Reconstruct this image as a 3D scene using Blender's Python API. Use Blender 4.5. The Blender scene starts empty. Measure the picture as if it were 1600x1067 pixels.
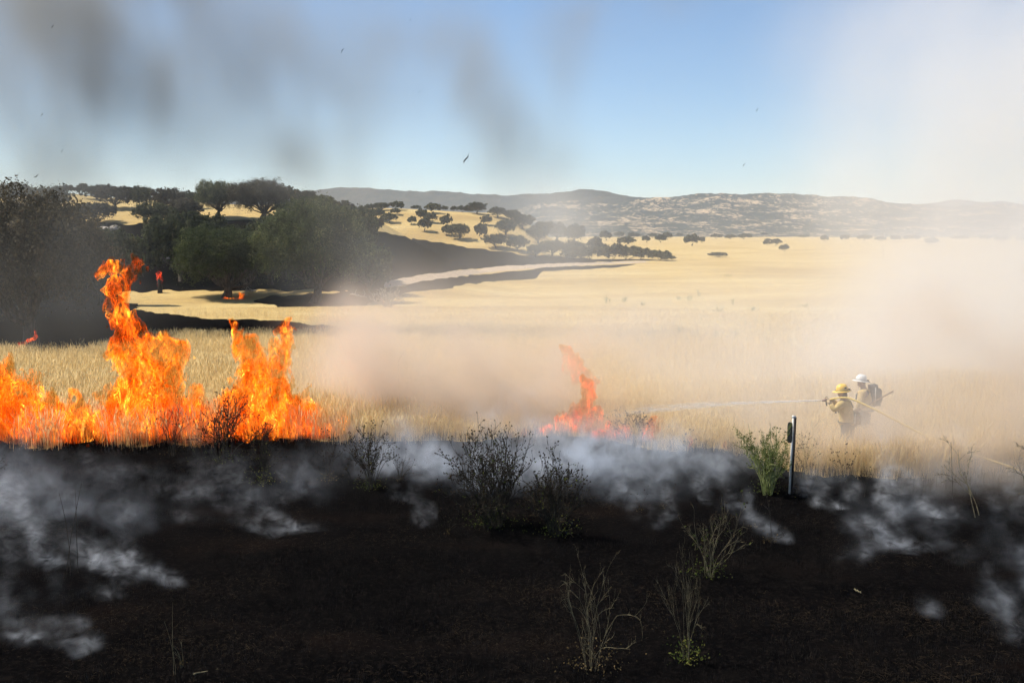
import bpy, bmesh, math, random
import numpy as np
from mathutils import Vector, Matrix

R = math.radians
C = bpy.context.scene.collection
sc = bpy.context.scene
rng = np.random.default_rng(7)
random.seed(7)

# ---------------------------------------------------------------- camera
CAM = np.array([0.0, 0.0, 5.3])
FPX = 1555.0                                   # focal length in pixels of the 1600 px photograph
HORIZON = 362.0
PITCH = math.atan((533.5 - HORIZON) / FPX)
cam_d = bpy.data.cameras.new('camera')
cam_d.sensor_width = 36.0
cam_d.lens = FPX / 1600 * 36.0
cam_d.clip_start = 0.1
cam_d.clip_end = 20000
cam = bpy.data.objects.new('camera', cam_d)
cam.location = CAM
cam.rotation_euler = (math.pi / 2 - PITCH, 0, 0)
C.objects.link(cam)
sc.camera = cam

# ---------------------------------------------------------------- sky and sun
SUN_DIR = Vector((-0.68, 0.20, 0.95)).normalized()       # towards the sun
el = math.asin(SUN_DIR.z)
az = math.atan2(SUN_DIR.x, SUN_DIR.y)
world = bpy.data.worlds.new('World')
sc.world = world
world.use_nodes = True
wn = world.node_tree
bg = wn.nodes['Background']
sky = wn.nodes.new('ShaderNodeTexSky')
sky.sky_type = 'NISHITA'
sky.sun_disc = False
sky.sun_elevation = el
sky.sun_rotation = az
sky.altitude = 300
sky.air_density = 1.0
sky.dust_density = 0.0
sky.ozone_density = 5.0
wn.links.new(sky.outputs[0], bg.inputs[0])
bg.inputs[1].default_value = 0.09
sun_d = bpy.data.lights.new('sun', 'SUN')
sun_d.energy = 5.0
sun_d.angle = R(0.53)
sun_d.color = (1.0, 0.93, 0.80)
sun = bpy.data.objects.new('sun', sun_d)
sun.rotation_euler = (-SUN_DIR).to_track_quat('-Z', 'Y').to_euler()
sun.location = (-30, 20, 60)
C.objects.link(sun)
sc.view_settings.view_transform = 'Standard'
sc.view_settings.look = 'None'
sc.view_settings.exposure = 0.58
sc.view_settings.gamma = 1
sc.view_settings.use_curve_mapping = False
cy = sc.cycles
cy.use_denoising = True
cy.max_bounces = 8
cy.diffuse_bounces = 2
cy.glossy_bounces = 1
cy.transmission_bounces = 2
cy.volume_bounces = 3
cy.transparent_max_bounces = 48
cy.volume_step_rate = 1.0
cy.volume_max_steps = 256
cy.sample_clamp_indirect = 4.0
cy.use_adaptive_sampling = True
cy.adaptive_threshold = 0.03

HAZE = 0.000115
# ---------------------------------------------------------------- numeric noise
class Noise:
    """smooth periodic lattice noise in -1..1"""
    def __init__(s, seed, n=64):
        s.n = n
        s.t = np.random.default_rng(seed).uniform(-1, 1, (n, n, n)).astype(np.float32)
    def __call__(s, x, y, z):
        x, y, z = (np.asarray(a, np.float32) for a in (x, y, z))
        x, y, z = np.broadcast_arrays(x, y, z)
        xi, yi, zi = (np.floor(a).astype(np.int32) for a in (x, y, z))
        fx, fy, fz = x - xi, y - yi, z - zi
        fx, fy, fz = (f * f * (3 - 2 * f) for f in (fx, fy, fz))
        n = s.n - 1
        x0, y0, z0 = xi & n, yi & n, zi & n
        x1, y1, z1 = (x0 + 1) & n, (y0 + 1) & n, (z0 + 1) & n
        t = s.t
        a = t[x0, y0, z0] * (1 - fx) + t[x1, y0, z0] * fx
        b = t[x0, y1, z0] * (1 - fx) + t[x1, y1, z0] * fx
        c = t[x0, y0, z1] * (1 - fx) + t[x1, y0, z1] * fx
        d = t[x0, y1, z1] * (1 - fx) + t[x1, y1, z1] * fx
        a = a * (1 - fy) + b * fy
        c = c * (1 - fy) + d * fy
        return a * (1 - fz) + c * fz
    def fbm(s, x, y, z, octaves=4, gain=0.5):
        r, a, f, tot = 0, 1.0, 1.0, 0.0
        for k in range(octaves):
            r = r + a * s(x * f + 13.7 * k, y * f + 5.1 * k, z * f + 9.3 * k)
            tot += a
            a *= gain
            f *= 2.03
        return r / tot * 1.6
N1, N2, N3, N4 = Noise(1), Noise(2), Noise(3), Noise(4)

def sstep(a, b, x):
    t = np.clip((np.asarray(x, float) - a) / (b - a), 0, 1)
    return t * t * (3 - 2 * t)

# ---------------------------------------------------------------- terrain
def height(x, y):
    x = np.asarray(x, float); y = np.asarray(y, float)
    base = -5.0 * sstep(26, 175, y)
    near = 0.10 * N1.fbm(x * .35, y * .35, 0.5, 3) * sstep(400, 60, y)
    near = near + 0.9 * N2.fbm(x * .02, y * .02, 0.5, 2) * sstep(60, 160, y)
    # a low lip where the unburnt grass begins
    lip = 0.10 * np.exp(-((y - 21.5) / 2.2) ** 2) * sstep(2, 6, x)
    # left oak hill
    und = 2.4 * N2.fbm(x * .013 + 3, y * .013, 2.5, 3)
    sideA = 1 - sstep(-46, -2, x + 0.10 * (y - 230))
    hA = 17.2 * sstep(128, 232, y) * sideA * (1 + .22 * sstep(-60, -130, x)) + und * sstep(150, 220, y) * sideA
    hA = hA * (1 - .55 * sstep(250, 420, y))
    # golden hill behind it
    sideB = (1 - sstep(-6, 34, x + .02 * (y - 380))) * sstep(-190, -90, x)
    hB = (18.6 + 0.035 * (-x - 20)) * sstep(255, 385, y) * sideB + 1.6 * N3.fbm(x * .02, y * .02, 1.5, 3) * sstep(270, 340, y) * sideB
    hB = hB * (1 - .8 * sstep(420, 640, y))
    far = 1.5 * N4.fbm(x * .004, y * .004, .5, 2) * sstep(500, 900, y)
    return base + near + lip + np.maximum(hA, hB) + far * .3

def ray(px, py):
    u = (px - 800.0) / FPX; v = (533.5 - py) / FPX
    cp, sp = math.cos(PITCH), math.sin(PITCH)
    d = np.array([u, cp + v * sp, -sp + v * cp])
    return d / d[1]                          # unit depth along y

_ys = np.concatenate([np.geomspace(6, 700, 2600), np.geomspace(702, 5000, 500)])
def G(px, py):
    """the point of the terrain seen at a pixel of the photograph"""
    d = ray(px, py)
    x = CAM[0] + d[0] * _ys; z = CAM[2] + d[2] * _ys
    h = height(x, _ys)
    k = np.nonzero(z <= h)[0]
    if len(k) == 0:
        k = [int(np.argmin(z - h))]
    k = k[0]
    return np.array([x[k], _ys[k], h[k]])
def GD(px, D):
    """terrain point in the direction of px at depth D"""
    x = (px - 800.0) / FPX * D / (1.0)
    x = x / (math.cos(PITCH) )  * 1.0
    return np.array([x, D, float(height(x, D))])
def P(px, py, D):
    d = ray(px, py)
    return CAM + d * D
def ppm(D):
    return FPX / D

# ---------------------------------------------------------------- object helpers
def tag(o, label=None, cat=None, group=None, kind=None):
    if label: o['label'] = label
    if cat: o['category'] = cat
    if group: o['group'] = group
    if kind: o['kind'] = kind
    return o
def empty(name, loc, rz=0):
    o = bpy.data.objects.new(name, None)
    o.empty_display_size = .3
    o.location = loc; o.rotation_euler = (0, 0, rz)
    C.objects.link(o)
    return o
def link(name, me, mat=None, parent=None, loc=None):
    o = bpy.data.objects.new(name, me)
    if mat is not None and len(me.materials) == 0: me.materials.append(mat)
    C.objects.link(o)
    if parent is not None: o.parent = parent
    if loc is not None: o.location = loc
    return o
def mesh_np(name, V, F, smooth=False):
    """V (n,3); F list of arrays, each (m,k)"""
    me = bpy.data.meshes.new(name)
    V = np.asarray(V, np.float32)
    if not isinstance(F, (list, tuple)): F = [F]
    F = [np.asarray(f, np.int32) for f in F if len(f)]
    me.vertices.add(len(V)); me.vertices.foreach_set('co', V.ravel())
    nl = sum(f.size for f in F); nf = sum(len(f) for f in F)
    me.loops.add(nl); me.polygons.add(nf)
    me.loops.foreach_set('vertex_index', np.concatenate([f.ravel() for f in F]))
    tot = np.concatenate([np.full(len(f), f.shape[1], np.int32) for f in F])
    st = np.concatenate([[0], np.cumsum(tot)[:-1]]).astype(np.int32)
    me.polygons.foreach_set('loop_start', st)
    me.polygons.foreach_set('loop_total', tot)
    if smooth: me.polygons.foreach_set('use_smooth', np.ones(nf, bool))
    me.update(calc_edges=True)
    return me
def fattr(me, name, vals, typ='FLOAT'):
    a = me.attributes.new(name, typ, 'POINT')
    a.data.foreach_set('value' if typ == 'FLOAT' else 'color', np.asarray(vals, np.float32).ravel())

class MB:
    """collects boxes, tubes, leaves into one mesh"""
    def __init__(s): s.V = []; s.Q = []; s.T = []; s.n = 0
    def add(s, V, Q=None, T=None):
        V = np.asarray(V, np.float32)
        if Q is not None and len(Q): s.Q.append(np.asarray(Q, np.int32) + s.n)
        if T is not None and len(T): s.T.append(np.asarray(T, np.int32) + s.n)
        s.V.append(V); s.n += len(V)
    def tube(s, pts, rad, k=5, cap=True):
        pts = np.asarray(pts, float); m = len(pts)
        rad = np.broadcast_to(np.asarray(rad, float), (m,))
        t = np.gradient(pts, axis=0); t /= np.linalg.norm(t, axis=1)[:, None] + 1e-9
        ref = np.array([0.0, 0, 1]) if abs(t[0][2]) < .9 else np.array([1.0, 0, 0])
        a = np.cross(t, ref); a /= np.linalg.norm(a, axis=1)[:, None] + 1e-9
        b = np.cross(t, a)
        th = np.arange(k) / k * 2 * np.pi
        V = pts[:, None] + rad[:, None, None] * (np.cos(th)[None, :, None] * a[:, None] + np.sin(th)[None, :, None] * b[:, None])
        i = np.arange(m - 1)[:, None] * k; j = np.arange(k)[None]
        j2 = (j + 1) % k
        Q = np.stack([i + j, i + j2, i + k + j2, i + k + j], -1).reshape(-1, 4)
        V = V.reshape(-1, 3)
        if cap:
            V = np.vstack([V, pts[:1], pts[-1:]])
            c0, c1 = m * k, m * k + 1
            jj = np.arange(k)
            T = np.vstack([np.stack([(jj + 1) % k, jj, np.full(k, c0)], 1),
                           np.stack([(m - 1) * k + jj, (m - 1) * k + (jj + 1) % k, np.full(k, c1)], 1)])
            s.add(V, Q, T)
        else: s.add(V, Q)
    def box(s, c, size, rot=None):
        x, y, z = np.array(size) / 2
        V = np.array([[i * x, j * y, k * z] for i in (-1, 1) for j in (-1, 1) for k in (-1, 1)], float)
        if rot is not None: V = V @ np.array(rot).T
        s.add(V + np.array(c), [[0, 1, 3, 2], [4, 6, 7, 5], [0, 4, 5, 1], [2, 3, 7, 6], [0, 2, 6, 4], [1, 5, 7, 3]])
    def cards(s, P, size, nrm=None, aspect=1.0, bend=True, seed=0):
        """little leaf-like quads (diamonds) at P"""
        r = np.random.default_rng(seed)
        n = len(P)
        if nrm is None: nrm = r.normal(size=(n, 3))
        nrm = nrm / (np.linalg.norm(nrm, axis=1)[:, None] + 1e-9)
        q = r.normal(size=(n, 3))
        a = np.cross(nrm, q); a /= np.linalg.norm(a, axis=1)[:, None] + 1e-9
        b = np.cross(nrm, a)
        sz = np.broadcast_to(size, (n,))[:, None] * r.uniform(.6, 1.3, (n, 1))
        V = np.stack([P - a * sz * aspect, P - b * sz * .6 + nrm * sz * .15, P + a * sz * aspect, P + b * sz * .6 + nrm * sz * .15], 1)
        Q = np.arange(n * 4).reshape(n, 4)
        s.add(V.reshape(-1, 3), Q)
    def mesh(s, name, smooth=False):
        V = np.concatenate(s.V) if s.V else np.zeros((0, 3))
        F = []
        if s.Q: F.append(np.concatenate(s.Q))
        if s.T: F.append(np.concatenate(s.T))
        return mesh_np(name, V, F, smooth)
    def build(s, name, mat, parent=None, smooth=False, loc=None):
        return link(name, s.mesh(name, smooth), mat, parent, loc)

# ---------------------------------------------------------------- materials
def newmat(name):
    m = bpy.data.materials.new(name); m.use_nodes = True
    nt = m.node_tree; nt.nodes.clear()
    out = nt.nodes.new('ShaderNodeOutputMaterial')
    return m, nt, out
def nd(nt, t, **kw):
    n = nt.nodes.new(t)
    for k, v in kw.items():
        if k.startswith('i_'):
            key = k[2:]
            key = int(key) if key.isdigit() else key.replace('_', ' ')
            n.inputs[key].default_value = v
        else: setattr(n, k, v)
    return n
def ramp(nt, fac, stops):
    r = nt.nodes.new('ShaderNodeValToRGB')
    e = r.color_ramp.elements
    while len(e) < len(stops): e.new(.5)
    for q, (p, c) in zip(e, stops):
        q.position = p; q.color = (*c, 1) if len(c) == 3 else c
    nt.links.new(fac, r.inputs[0])
    return r.outputs[0]
def noise_node(nt, scale, detail=4, vec=None, rough=.55, stretch=None, dist=0.0):
    if vec is None:
        vec = nd(nt, 'ShaderNodeTexCoord').outputs['Object']
    if stretch:
        mp = nt.nodes.new('ShaderNodeMapping'); mp.inputs['Scale'].default_value = stretch
        nt.links.new(vec, mp.inputs[0]); vec = mp.outputs[0]
    n = nd(nt, 'ShaderNodeTexNoise', i_Scale=scale, i_Detail=detail, i_Roughness=rough, i_Distortion=dist)
    nt.links.new(vec, n.inputs['Vector'])
    return n.outputs[0]
def mixc(nt, fac, a, b, mode='MIX'):
    m = nt.nodes.new('ShaderNodeMix'); m.data_type = 'RGBA'; m.blend_type = mode
    for sock, v in ((m.inputs[0], fac), (m.inputs[6], a), (m.inputs[7], b)):
        if isinstance(v, bpy.types.NodeSocket): nt.links.new(v, sock)
        elif isinstance(v, (int, float)): sock.default_value = v
        else: sock.default_value = (*v, 1)
    return m.outputs[2]
def mathn(nt, op, a, b=None, c=None, clamp=False):
    m = nt.nodes.new('ShaderNodeMath'); m.operation = op; m.use_clamp = clamp
    for k, v in enumerate((a, b, c)):
        if v is None: continue
        if isinstance(v, bpy.types.NodeSocket): nt.links.new(v, m.inputs[k])
        else: m.inputs[k].default_value = v
    return m.outputs[0]
def bsdf(nt, out, col, rough=.8, bump=None, bstr=.4, bdist=.05, spec=.3):
    p = nd(nt, 'ShaderNodeBsdfPrincipled', i_Roughness=rough)
    p.inputs['Specular IOR Level'].default_value = spec
    if isinstance(col, bpy.types.NodeSocket): nt.links.new(col, p.inputs['Base Color'])
    else: p.inputs['Base Color'].default_value = (*col, 1)
    if bump is not None:
        b = nd(nt, 'ShaderNodeBump', i_Strength=bstr, i_Distance=bdist)
        nt.links.new(bump, b.inputs['Height']); nt.links.new(b.outputs[0], p.inputs['Normal'])
    nt.links.new(p.outputs[0], out.inputs[0])
    return p
def simple(name, c1, c2, scale=20, rough=.8, bstr=.3, bdist=.01, spec=.3, stretch=None):
    m, nt, out = newmat(name)
    n = noise_node(nt, scale, 5, stretch=stretch)
    bsdf(nt, out, ramp(nt, n, [(.35, c1), (.65, c2)]), rough, n, bstr, bdist, spec)
    return m
def leafmat(name, c1, c2, c3=None, trans=.35, scale=.6, rough=.6):
    """leaves: diffuse plus a little translucency, colour varied by clump and by object"""
    m, nt, out = newmat(name)
    n = noise_node(nt, scale, 3)
    oi = nd(nt, 'ShaderNodeObjectInfo')
    geo = nd(nt, 'ShaderNodeNewGeometry')
    f = mathn(nt, 'ADD', mathn(nt, 'MULTIPLY', n, .8), mathn(nt, 'MULTIPLY', oi.outputs['Random'], .15))
    f = mathn(nt, 'ADD', f, mathn(nt, 'MULTIPLY', geo.outputs['Random Per Island'], .22))
    col = ramp(nt, f, [(.30, c1), (.60, c2), (.85, c3 or c2)])
    d = nd(nt, 'ShaderNodeBsdfDiffuse'); t = nd(nt, 'ShaderNodeBsdfTranslucent')
    nt.links.new(col, d.inputs[0]); nt.links.new(col, t.inputs[0])
    mx = nd(nt, 'ShaderNodeMixShader', i_0=trans)
    nt.links.new(d.outputs[0], mx.inputs[1]); nt.links.new(t.outputs[0], mx.inputs[2])
    nt.links.new(mx.outputs[0], out.inputs[0])
    return m
# ================================================================= GROUND
def poly_world(pts):
    out = []
    for (a, b), (c, d) in zip(pts, pts[1:] + pts[:1]):
        n = max(1, int(math.hypot(c - a, d - b) / 9))
        out += [G(a + (c - a) * k / n, b + (d - b) * k / n)[:2] for k in range(n)]
    return np.array(out)
def inside(poly, x, y):
    c = np.zeros(x.shape, bool); n = len(poly); j = n - 1
    for i in range(n):
        xi, yi = poly[i]; xj, yj = poly[j]
        k = ((yi > y) != (yj > y)) & (x < (xj - xi) * (y - yi) / (yj - yi + 1e-12) + xi)
        c ^= k; j = i
    return c
# fire edge: world depth of the burnt margin as a function of x
EDGE = np.array([G(*p)[:2] for p in [(-500, 705), (-200, 698), (0, 688), (40, 700), (75, 703), (105, 692), (150, 688), (190, 700), (225, 703), (260, 690), (310, 702), (350, 688), (400, 684),
        (450, 688), (500, 697), (545, 692), (620, 694), (700, 690), (780, 690), (860, 686), (930, 688), (1000, 700), (1060, 709), (1120, 704),
        (1180, 716), (1225, 735), (1260, 742), (1320, 746), (1380, 752), (1440, 752), (1520, 742), (1600, 735), (1800, 728), (2200, 720)]])
EDGE = EDGE[np.argsort(EDGE[:, 0])]
def edge_y(x): return np.interp(x, EDGE[:, 0], EDGE[:, 1])
B2 = poly_world([(-300, 452), (60, 456), (150, 456), (205, 468), (214, 478), (222, 487), (330, 500), (450, 503), (520, 510), (552, 518), (470, 524), (360, 528), (250, 533), (200, 549), (120, 550), (0, 552), (-300, 558)])  # charred patch; its upper left part is tree shade painted as black ground
B3 = poly_world([(572, 357), (640, 372), (720, 386), (800, 398), (850, 402), (940, 405), (1045, 405), (900, 411), (780, 416), (700, 424), (640, 432), (608, 440), (590, 455), (480, 452),
                 (300, 452), (160, 456), (-300, 456), (-300, 348), (150, 350), (230, 352), (300, 344), (345, 345), (440, 349), (500, 353), (560, 353)])
B4 = poly_world([(600, 452), (640, 444), (700, 435), (800, 424.5), (870, 418), (930, 415.5), (1000, 412), (960, 418), (900, 421), (850, 424), (836, 436), (760, 440), (640, 458), (600, 470), (560, 478), (440, 480), (390, 472), (420, 462), (540, 458)])
ROAD = poly_world([(600, 441), (640, 433), (700, 425), (780, 417), (850, 413), (900, 411.2), (960, 409.6), (1010, 408), (1010, 410.2), (960, 412), (900, 414.5), (850, 417.5), (780, 423.5), (700, 434), (640, 442.5), (600, 449)])
def masks(x, y):
    wob = 0.35 * N1.fbm(x * .9, y * .9, 3.3, 4)
    e = edge_y(x) + wob
    fore = y < e
    s = np.clip(y / 100, .3, 3)
    s = s * np.interp(y, [60, 150, 220], [1, .7, .35])
    wx = x + s * 1.2 * N2.fbm(x * .35 / s, y * .25 / s, 7.7, 4); wy = y + s * 2.2 * N3.fbm(x * .35 / s, y * .25 / s, 1.7, 4)
    b = inside(B2, wx, wy) | inside(B3, wx, wy) | inside(B4, wx, wy)
    rd = inside(ROAD, x + .25 * (wx - x), y + .2 * (wy - y))
    return fore | (b & ~rd), rd

ang = np.concatenate([np.linspace(-180, -44, 30)[:-1], np.linspace(-44, -29, 70)[:-1], np.linspace(-29, 29, 760)[:-1], np.linspace(29, 44, 70)[:-1], np.linspace(44, 180, 30)])
rad = np.concatenate([np.linspace(.5, 9.5, 10)[:-1], np.geomspace(9.5, 60, 230)[:-1], np.geomspace(60, 700, 260)[:-1], np.geomspace(700, 6500, 70)])
AA, RR = np.meshgrid(np.radians(ang), rad, indexing='ij')
gx = (RR * np.sin(AA)); gy = RR * np.cos(AA)
gz = height(gx, gy)
burn, road = masks(gx, gy)
fine = np.clip(1.3 - gy / 40, 0, 1)
gz = gz + np.where(burn, 0, 0.03) * (gy < 120) + .035 * N3.fbm(gx * 2.2, gy * 2.2, 2, 3) * fine + np.where(burn, .02, 0) * N4.fbm(gx * 6, gy * 6, 2, 2) * fine
na, nr = gx.shape
idx = np.arange(na * nr).reshape(na, nr)
Q = np.stack([idx[:-1, :-1], idx[1:, :-1], idx[1:, 1:], idx[:-1, 1:]], -1).reshape(-1, 4)[:, ::-1]
GV = np.stack([gx, gy, gz], -1).reshape(-1, 3)
cls = None
fb = burn.ravel()[Q].sum(1) >= 2
fr = road.ravel()[Q].sum(1) >= 2
# even out the steps where the three covers meet
def seam(fsel):
    E = np.concatenate([Q[:, [0, 1]], Q[:, [1, 2]], Q[:, [2, 3]], Q[:, [3, 0]]]); k = np.tile(fsel.astype(np.int32), 4)
    E.sort(axis=1); key = E[:, 0].astype(np.int64) * len(GV) + E[:, 1]
    od = np.argsort(key, kind='stable'); ks = key[od]; kk = k[od]
    same = ks[1:] == ks[:-1]
    w = np.nonzero(same & (kk[1:] != kk[:-1]))[0]
    return E[od[w]]
se = seam(fb.astype(int) + 2 * fr.astype(int))
for it in range(5):
    acc = np.zeros((len(GV), 2)); cnt = np.zeros(len(GV))
    for a, b in ((0, 1), (1, 0)):
        np.add.at(acc, se[:, a], GV[se[:, b], :2]); np.add.at(cnt, se[:, a], 1)
    k = cnt >= 2
    z0 = height(GV[k, 0], GV[k, 1])
    GV[k, :2] = GV[k, :2] * .4 + .6 * acc[k] / cnt[k][:, None]
    GV[k, 2] += height(GV[k, 0], GV[k, 1]) - z0
def submesh(name, sel):
    f = Q[sel]; u, inv = np.unique(f, return_inverse=True)
    return mesh_np(name, GV[u], inv.reshape(f.shape), True)

# dry grass land
m_grass, nt, out = newmat('dry_grass_land')
tc = nd(nt, 'ShaderNodeTexCoord').outputs['Object']
n1 = noise_node(nt, .035, 5, tc, stretch=(.6, 1.6, 1))
n2 = noise_node(nt, .6, 6, tc, .65)
n3 = noise_node(nt, 9, 4, tc, .7)
c = ramp(nt, n1, [(.34, (.40, .27, .10)), (.5, (.52, .37, .145)), (.66, (.58, .445, .20))])
c = mixc(nt, mathn(nt, 'MULTIPLY', ramp(nt, n2, [(.42, (0, 0, 0)), (.62, (1, 1, 1))]), .45), c, (.33, .235, .11))
c = mixc(nt, mathn(nt, 'MULTIPLY', ramp(nt, n3, [(.38, (1, 1, 1)), (.5, (0, 0, 0))]), .4), c, (.22, .15, .075))
n4 = noise_node(nt, .25, 3, tc)
c = mixc(nt, mathn(nt, 'MULTIPLY', ramp(nt, n4, [(.62, (0, 0, 0)), (.72, (1, 1, 1))]), .35), c, (.24, .22, .10))
bsdf(nt, out, c, .95, n3, .8, .12, .1)

m_burn, nt, out = newmat('burnt_soil')
tc = nd(nt, 'ShaderNodeTexCoord').outputs['Object']
n1 = noise_node(nt, .5, 6, tc, .6, stretch=(.55, 1.5, 1))
n2 = noise_node(nt, 14, 6, tc, .7)
n3 = noise_node(nt, 60, 3, tc, .7)
c = ramp(nt, n1, [(.36, (.0020, .0020, .0023)), (.55, (.0036, .0033, .0034)), (.74, (.009, .006, .005))])
c = mixc(nt, ramp(nt, n2, [(.50, (0, 0, 0)), (.72, (1, 1, 1))]), c, (.014, .011, .0095))
c = mixc(nt, mathn(nt, 'MULTIPLY', ramp(nt, n3, [(.62, (0, 0, 0)), (.74, (1, 1, 1))]), .6), c, (.055, .042, .032))
df = nd(nt, 'ShaderNodeBsdfDiffuse'); nt.links.new(c, df.inputs[0])
bp = nd(nt, 'ShaderNodeBump', i_Strength=1.0, i_Distance=.06); nt.links.new(mathn(nt, 'ADD', n2, mathn(nt, 'MULTIPLY', n3, .4)), bp.inputs['Height'])
nt.links.new(bp.outputs[0], df.inputs['Normal']); nt.links.new(df.outputs[0], out.inputs[0])
m_road = simple('dirt_track', (.36, .27, .19), (.46, .36, .26), .8, .95, .3, .05, .1)

o = link('ground', submesh('ground', ~fb & ~fr), m_grass); tag(o, 'wide plain of pale dry grass and the golden hillsides behind it', 'ground', None, 'structure')
o = link('burnt_ground', submesh('burnt_ground', fb & ~fr), m_burn); tag(o, 'black charred ground in front of the fire line and under the oaks, with tree shade painted black at the left', 'burnt ground', None, 'structure')
o = link('dirt_road', submesh('dirt_road', fr), m_road); tag(o, 'pale dirt track curving along the foot of the burnt hill', 'dirt road', None, 'structure')

# ================================================================= MOUNTAINS
def ridge(name, label, D, prof, depth, seed, mat, rough=.05, nx=420, ny=70):
    """a range whose skyline follows prof [(px, py)], built as a relief depth metres deep"""
    pr = np.array(prof, float)
    px = np.linspace(pr[0, 0], pr[-1, 0], nx)
    top = np.interp(px, pr[:, 0], pr[:, 1])
    ztop = CAM[2] + (HORIZON - top) / FPX * D
    X0 = (px - 800) / FPX * D
    t = np.linspace(0, 1, ny)
    N = Noise(seed)
    Y = D - depth * (1 - t)[None, :] * np.ones((nx, 1)); X = X0[:, None] * (Y / D)
    amp = (ztop + 5)[:, None]
    prof_t = np.concatenate([t[t < .85] / .85, 1 - (t[t >= .85] - .85) / .15 * .5])[None]
    gul = np.abs(N.fbm(X / 170, Y / 420, 1.5, 5, .55))
    Z = -6 + amp * (prof_t ** 1.15) * (1 - .55 * gul * (1 - prof_t * .85)) + (4.5 * N.fbm(X / 22, Y / 22, 3, 4)) * prof_t
    k = int(np.argmax(prof_t)); Z[:, k] = ztop + 3.0 * np.abs(N.fbm(X0 / 14, 0, 3, 3)) + 3.5 * N.fbm(X0 / 60, 0, 3, 2)
    i = np.arange(nx * ny).reshape(nx, ny)
    Qm = np.stack([i[:-1, :-1], i[1:, :-1], i[1:, 1:], i[:-1, 1:]], -1).reshape(-1, 4)
    o = link(name, mesh_np(name, np.stack([X, Y, Z], -1).reshape(-1, 3), Qm, True), mat)
    return tag(o, label, 'hills', None, 'structure')
def hillmat(name, dark, lite, s, lo, hi):
    m, nt, out = newmat(name)
    tc = nd(nt, 'ShaderNodeTexCoord').outputs['Object']
    n1 = noise_node(nt, s, 6, tc, .72, stretch=(1, .6, 1.6)); n2 = noise_node(nt, s * .14, 3, tc)
    f = mathn(nt, 'ADD', mathn(nt, 'MULTIPLY', n1, .65), mathn(nt, 'MULTIPLY', n2, .35))
    bsdf(nt, out, ramp(nt, f, [(lo, dark), (hi, lite)]), 1, n1, .6, 8, .05)
    return m
m_h1 = hillmat('brushy_hills', (.032, .040, .034), (.42, .31, .20), .085, .512, .57)
m_h2 = hillmat('wooded_hills', (.026, .032, .024), (.075, .062, .045), .07, .45, .62)
ridge('wooded_ridge', 'dark wooded ridge closing the view behind the golden hill', 3300,
      [(300, 318), (420, 315), (470, 306), (500, 301), (535, 297), (580, 300), (640, 303), (720, 306), (780, 309), (850, 306), (905, 301), (945, 304), (985, 312), (1040, 315), (1120, 318), (1500, 330)], 900, 21, m_h2)
ridge('brushy_hills', 'long brush-dotted hills with pale bare slopes at the far edge of the plain', 2900,
      [(760, 345), (800, 332), (850, 320), (900, 318), (960, 322), (1000, 316), (1040, 313), (1090, 308), (1125, 305), (1160, 309), (1200, 308), (1260, 310), (1300, 311), (1350, 314), (1400, 320), (1430, 323), (1480, 326), (1540, 322), (1600, 326), (1760, 330), (2100, 322)], 1000, 22, m_h1)
ridge('distant_mountains', 'faint blue mountains showing above the hills on the far right', 4700,
      [(1300, 335), (1400, 326), (1440, 321), (1490, 316), (1530, 320), (1560, 318), (1600, 325), (1700, 322), (1900, 318), (2200, 330)], 1200, 23, m_h2)

# ================================================================= HAZE
mb = MB(); mb.box((0, 2450, 88), (11000, 8200, 210))
m_haze, nt, out = newmat('haze')
pv = nd(nt, 'ShaderNodeVolumePrincipled', i_Density=HAZE)
pv.inputs['Color'].default_value = (.82, .90, 1.0, 1); pv.inputs['Anisotropy'].default_value = .2
nt.links.new(pv.outputs[0], out.inputs['Volume'])
o = mb.build('haze', m_haze); tag(o, 'thin blue air over the whole plain fading the far hills', 'haze', None, 'stuff')
# ================================================================= OAKS
m_bark = simple('oak_bark', (.045, .036, .028), (.13, .105, .085), 6, .95, .6, .03, .1, (1, 1, .3))
m_palewood = simple('pale_dead_wood', (.20, .17, .14), (.42, .38, .33), 8, .9, .4, .02, .1, (1, 1, .3))
m_oak = leafmat('oak_leaves', (.016, .021, .010), (.055, .062, .030), (.17, .165, .085), .30, .7)
m_oak_green = leafmat('bright_oak_leaves', (.018, .026, .010), (.070, .085, .034), (.24, .245, .11), .35, .7)
m_oak_brown = leafmat('scorched_oak_leaves', (.020, .018, .011), (.075, .064, .042), (.17, .145, .10), .30, .7)

def limb_pts(a, b, r, sag=.0, n=7, wob=.12):
    a = np.array(a, float); b = np.array(b, float)
    t = np.linspace(0, 1, n)[:, None]
    L = np.linalg.norm(b - a)
    off = r.normal(size=(n, 3)) * wob * L / 3; off[0] = 0; off[-1] *= .4
    p = a + (b - a) * t + off * np.sin(np.pi * np.clip(t, 0, .95))
    p[:, 2] += sag * L * np.sin(np.pi * t[:, 0])
    return p

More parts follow.
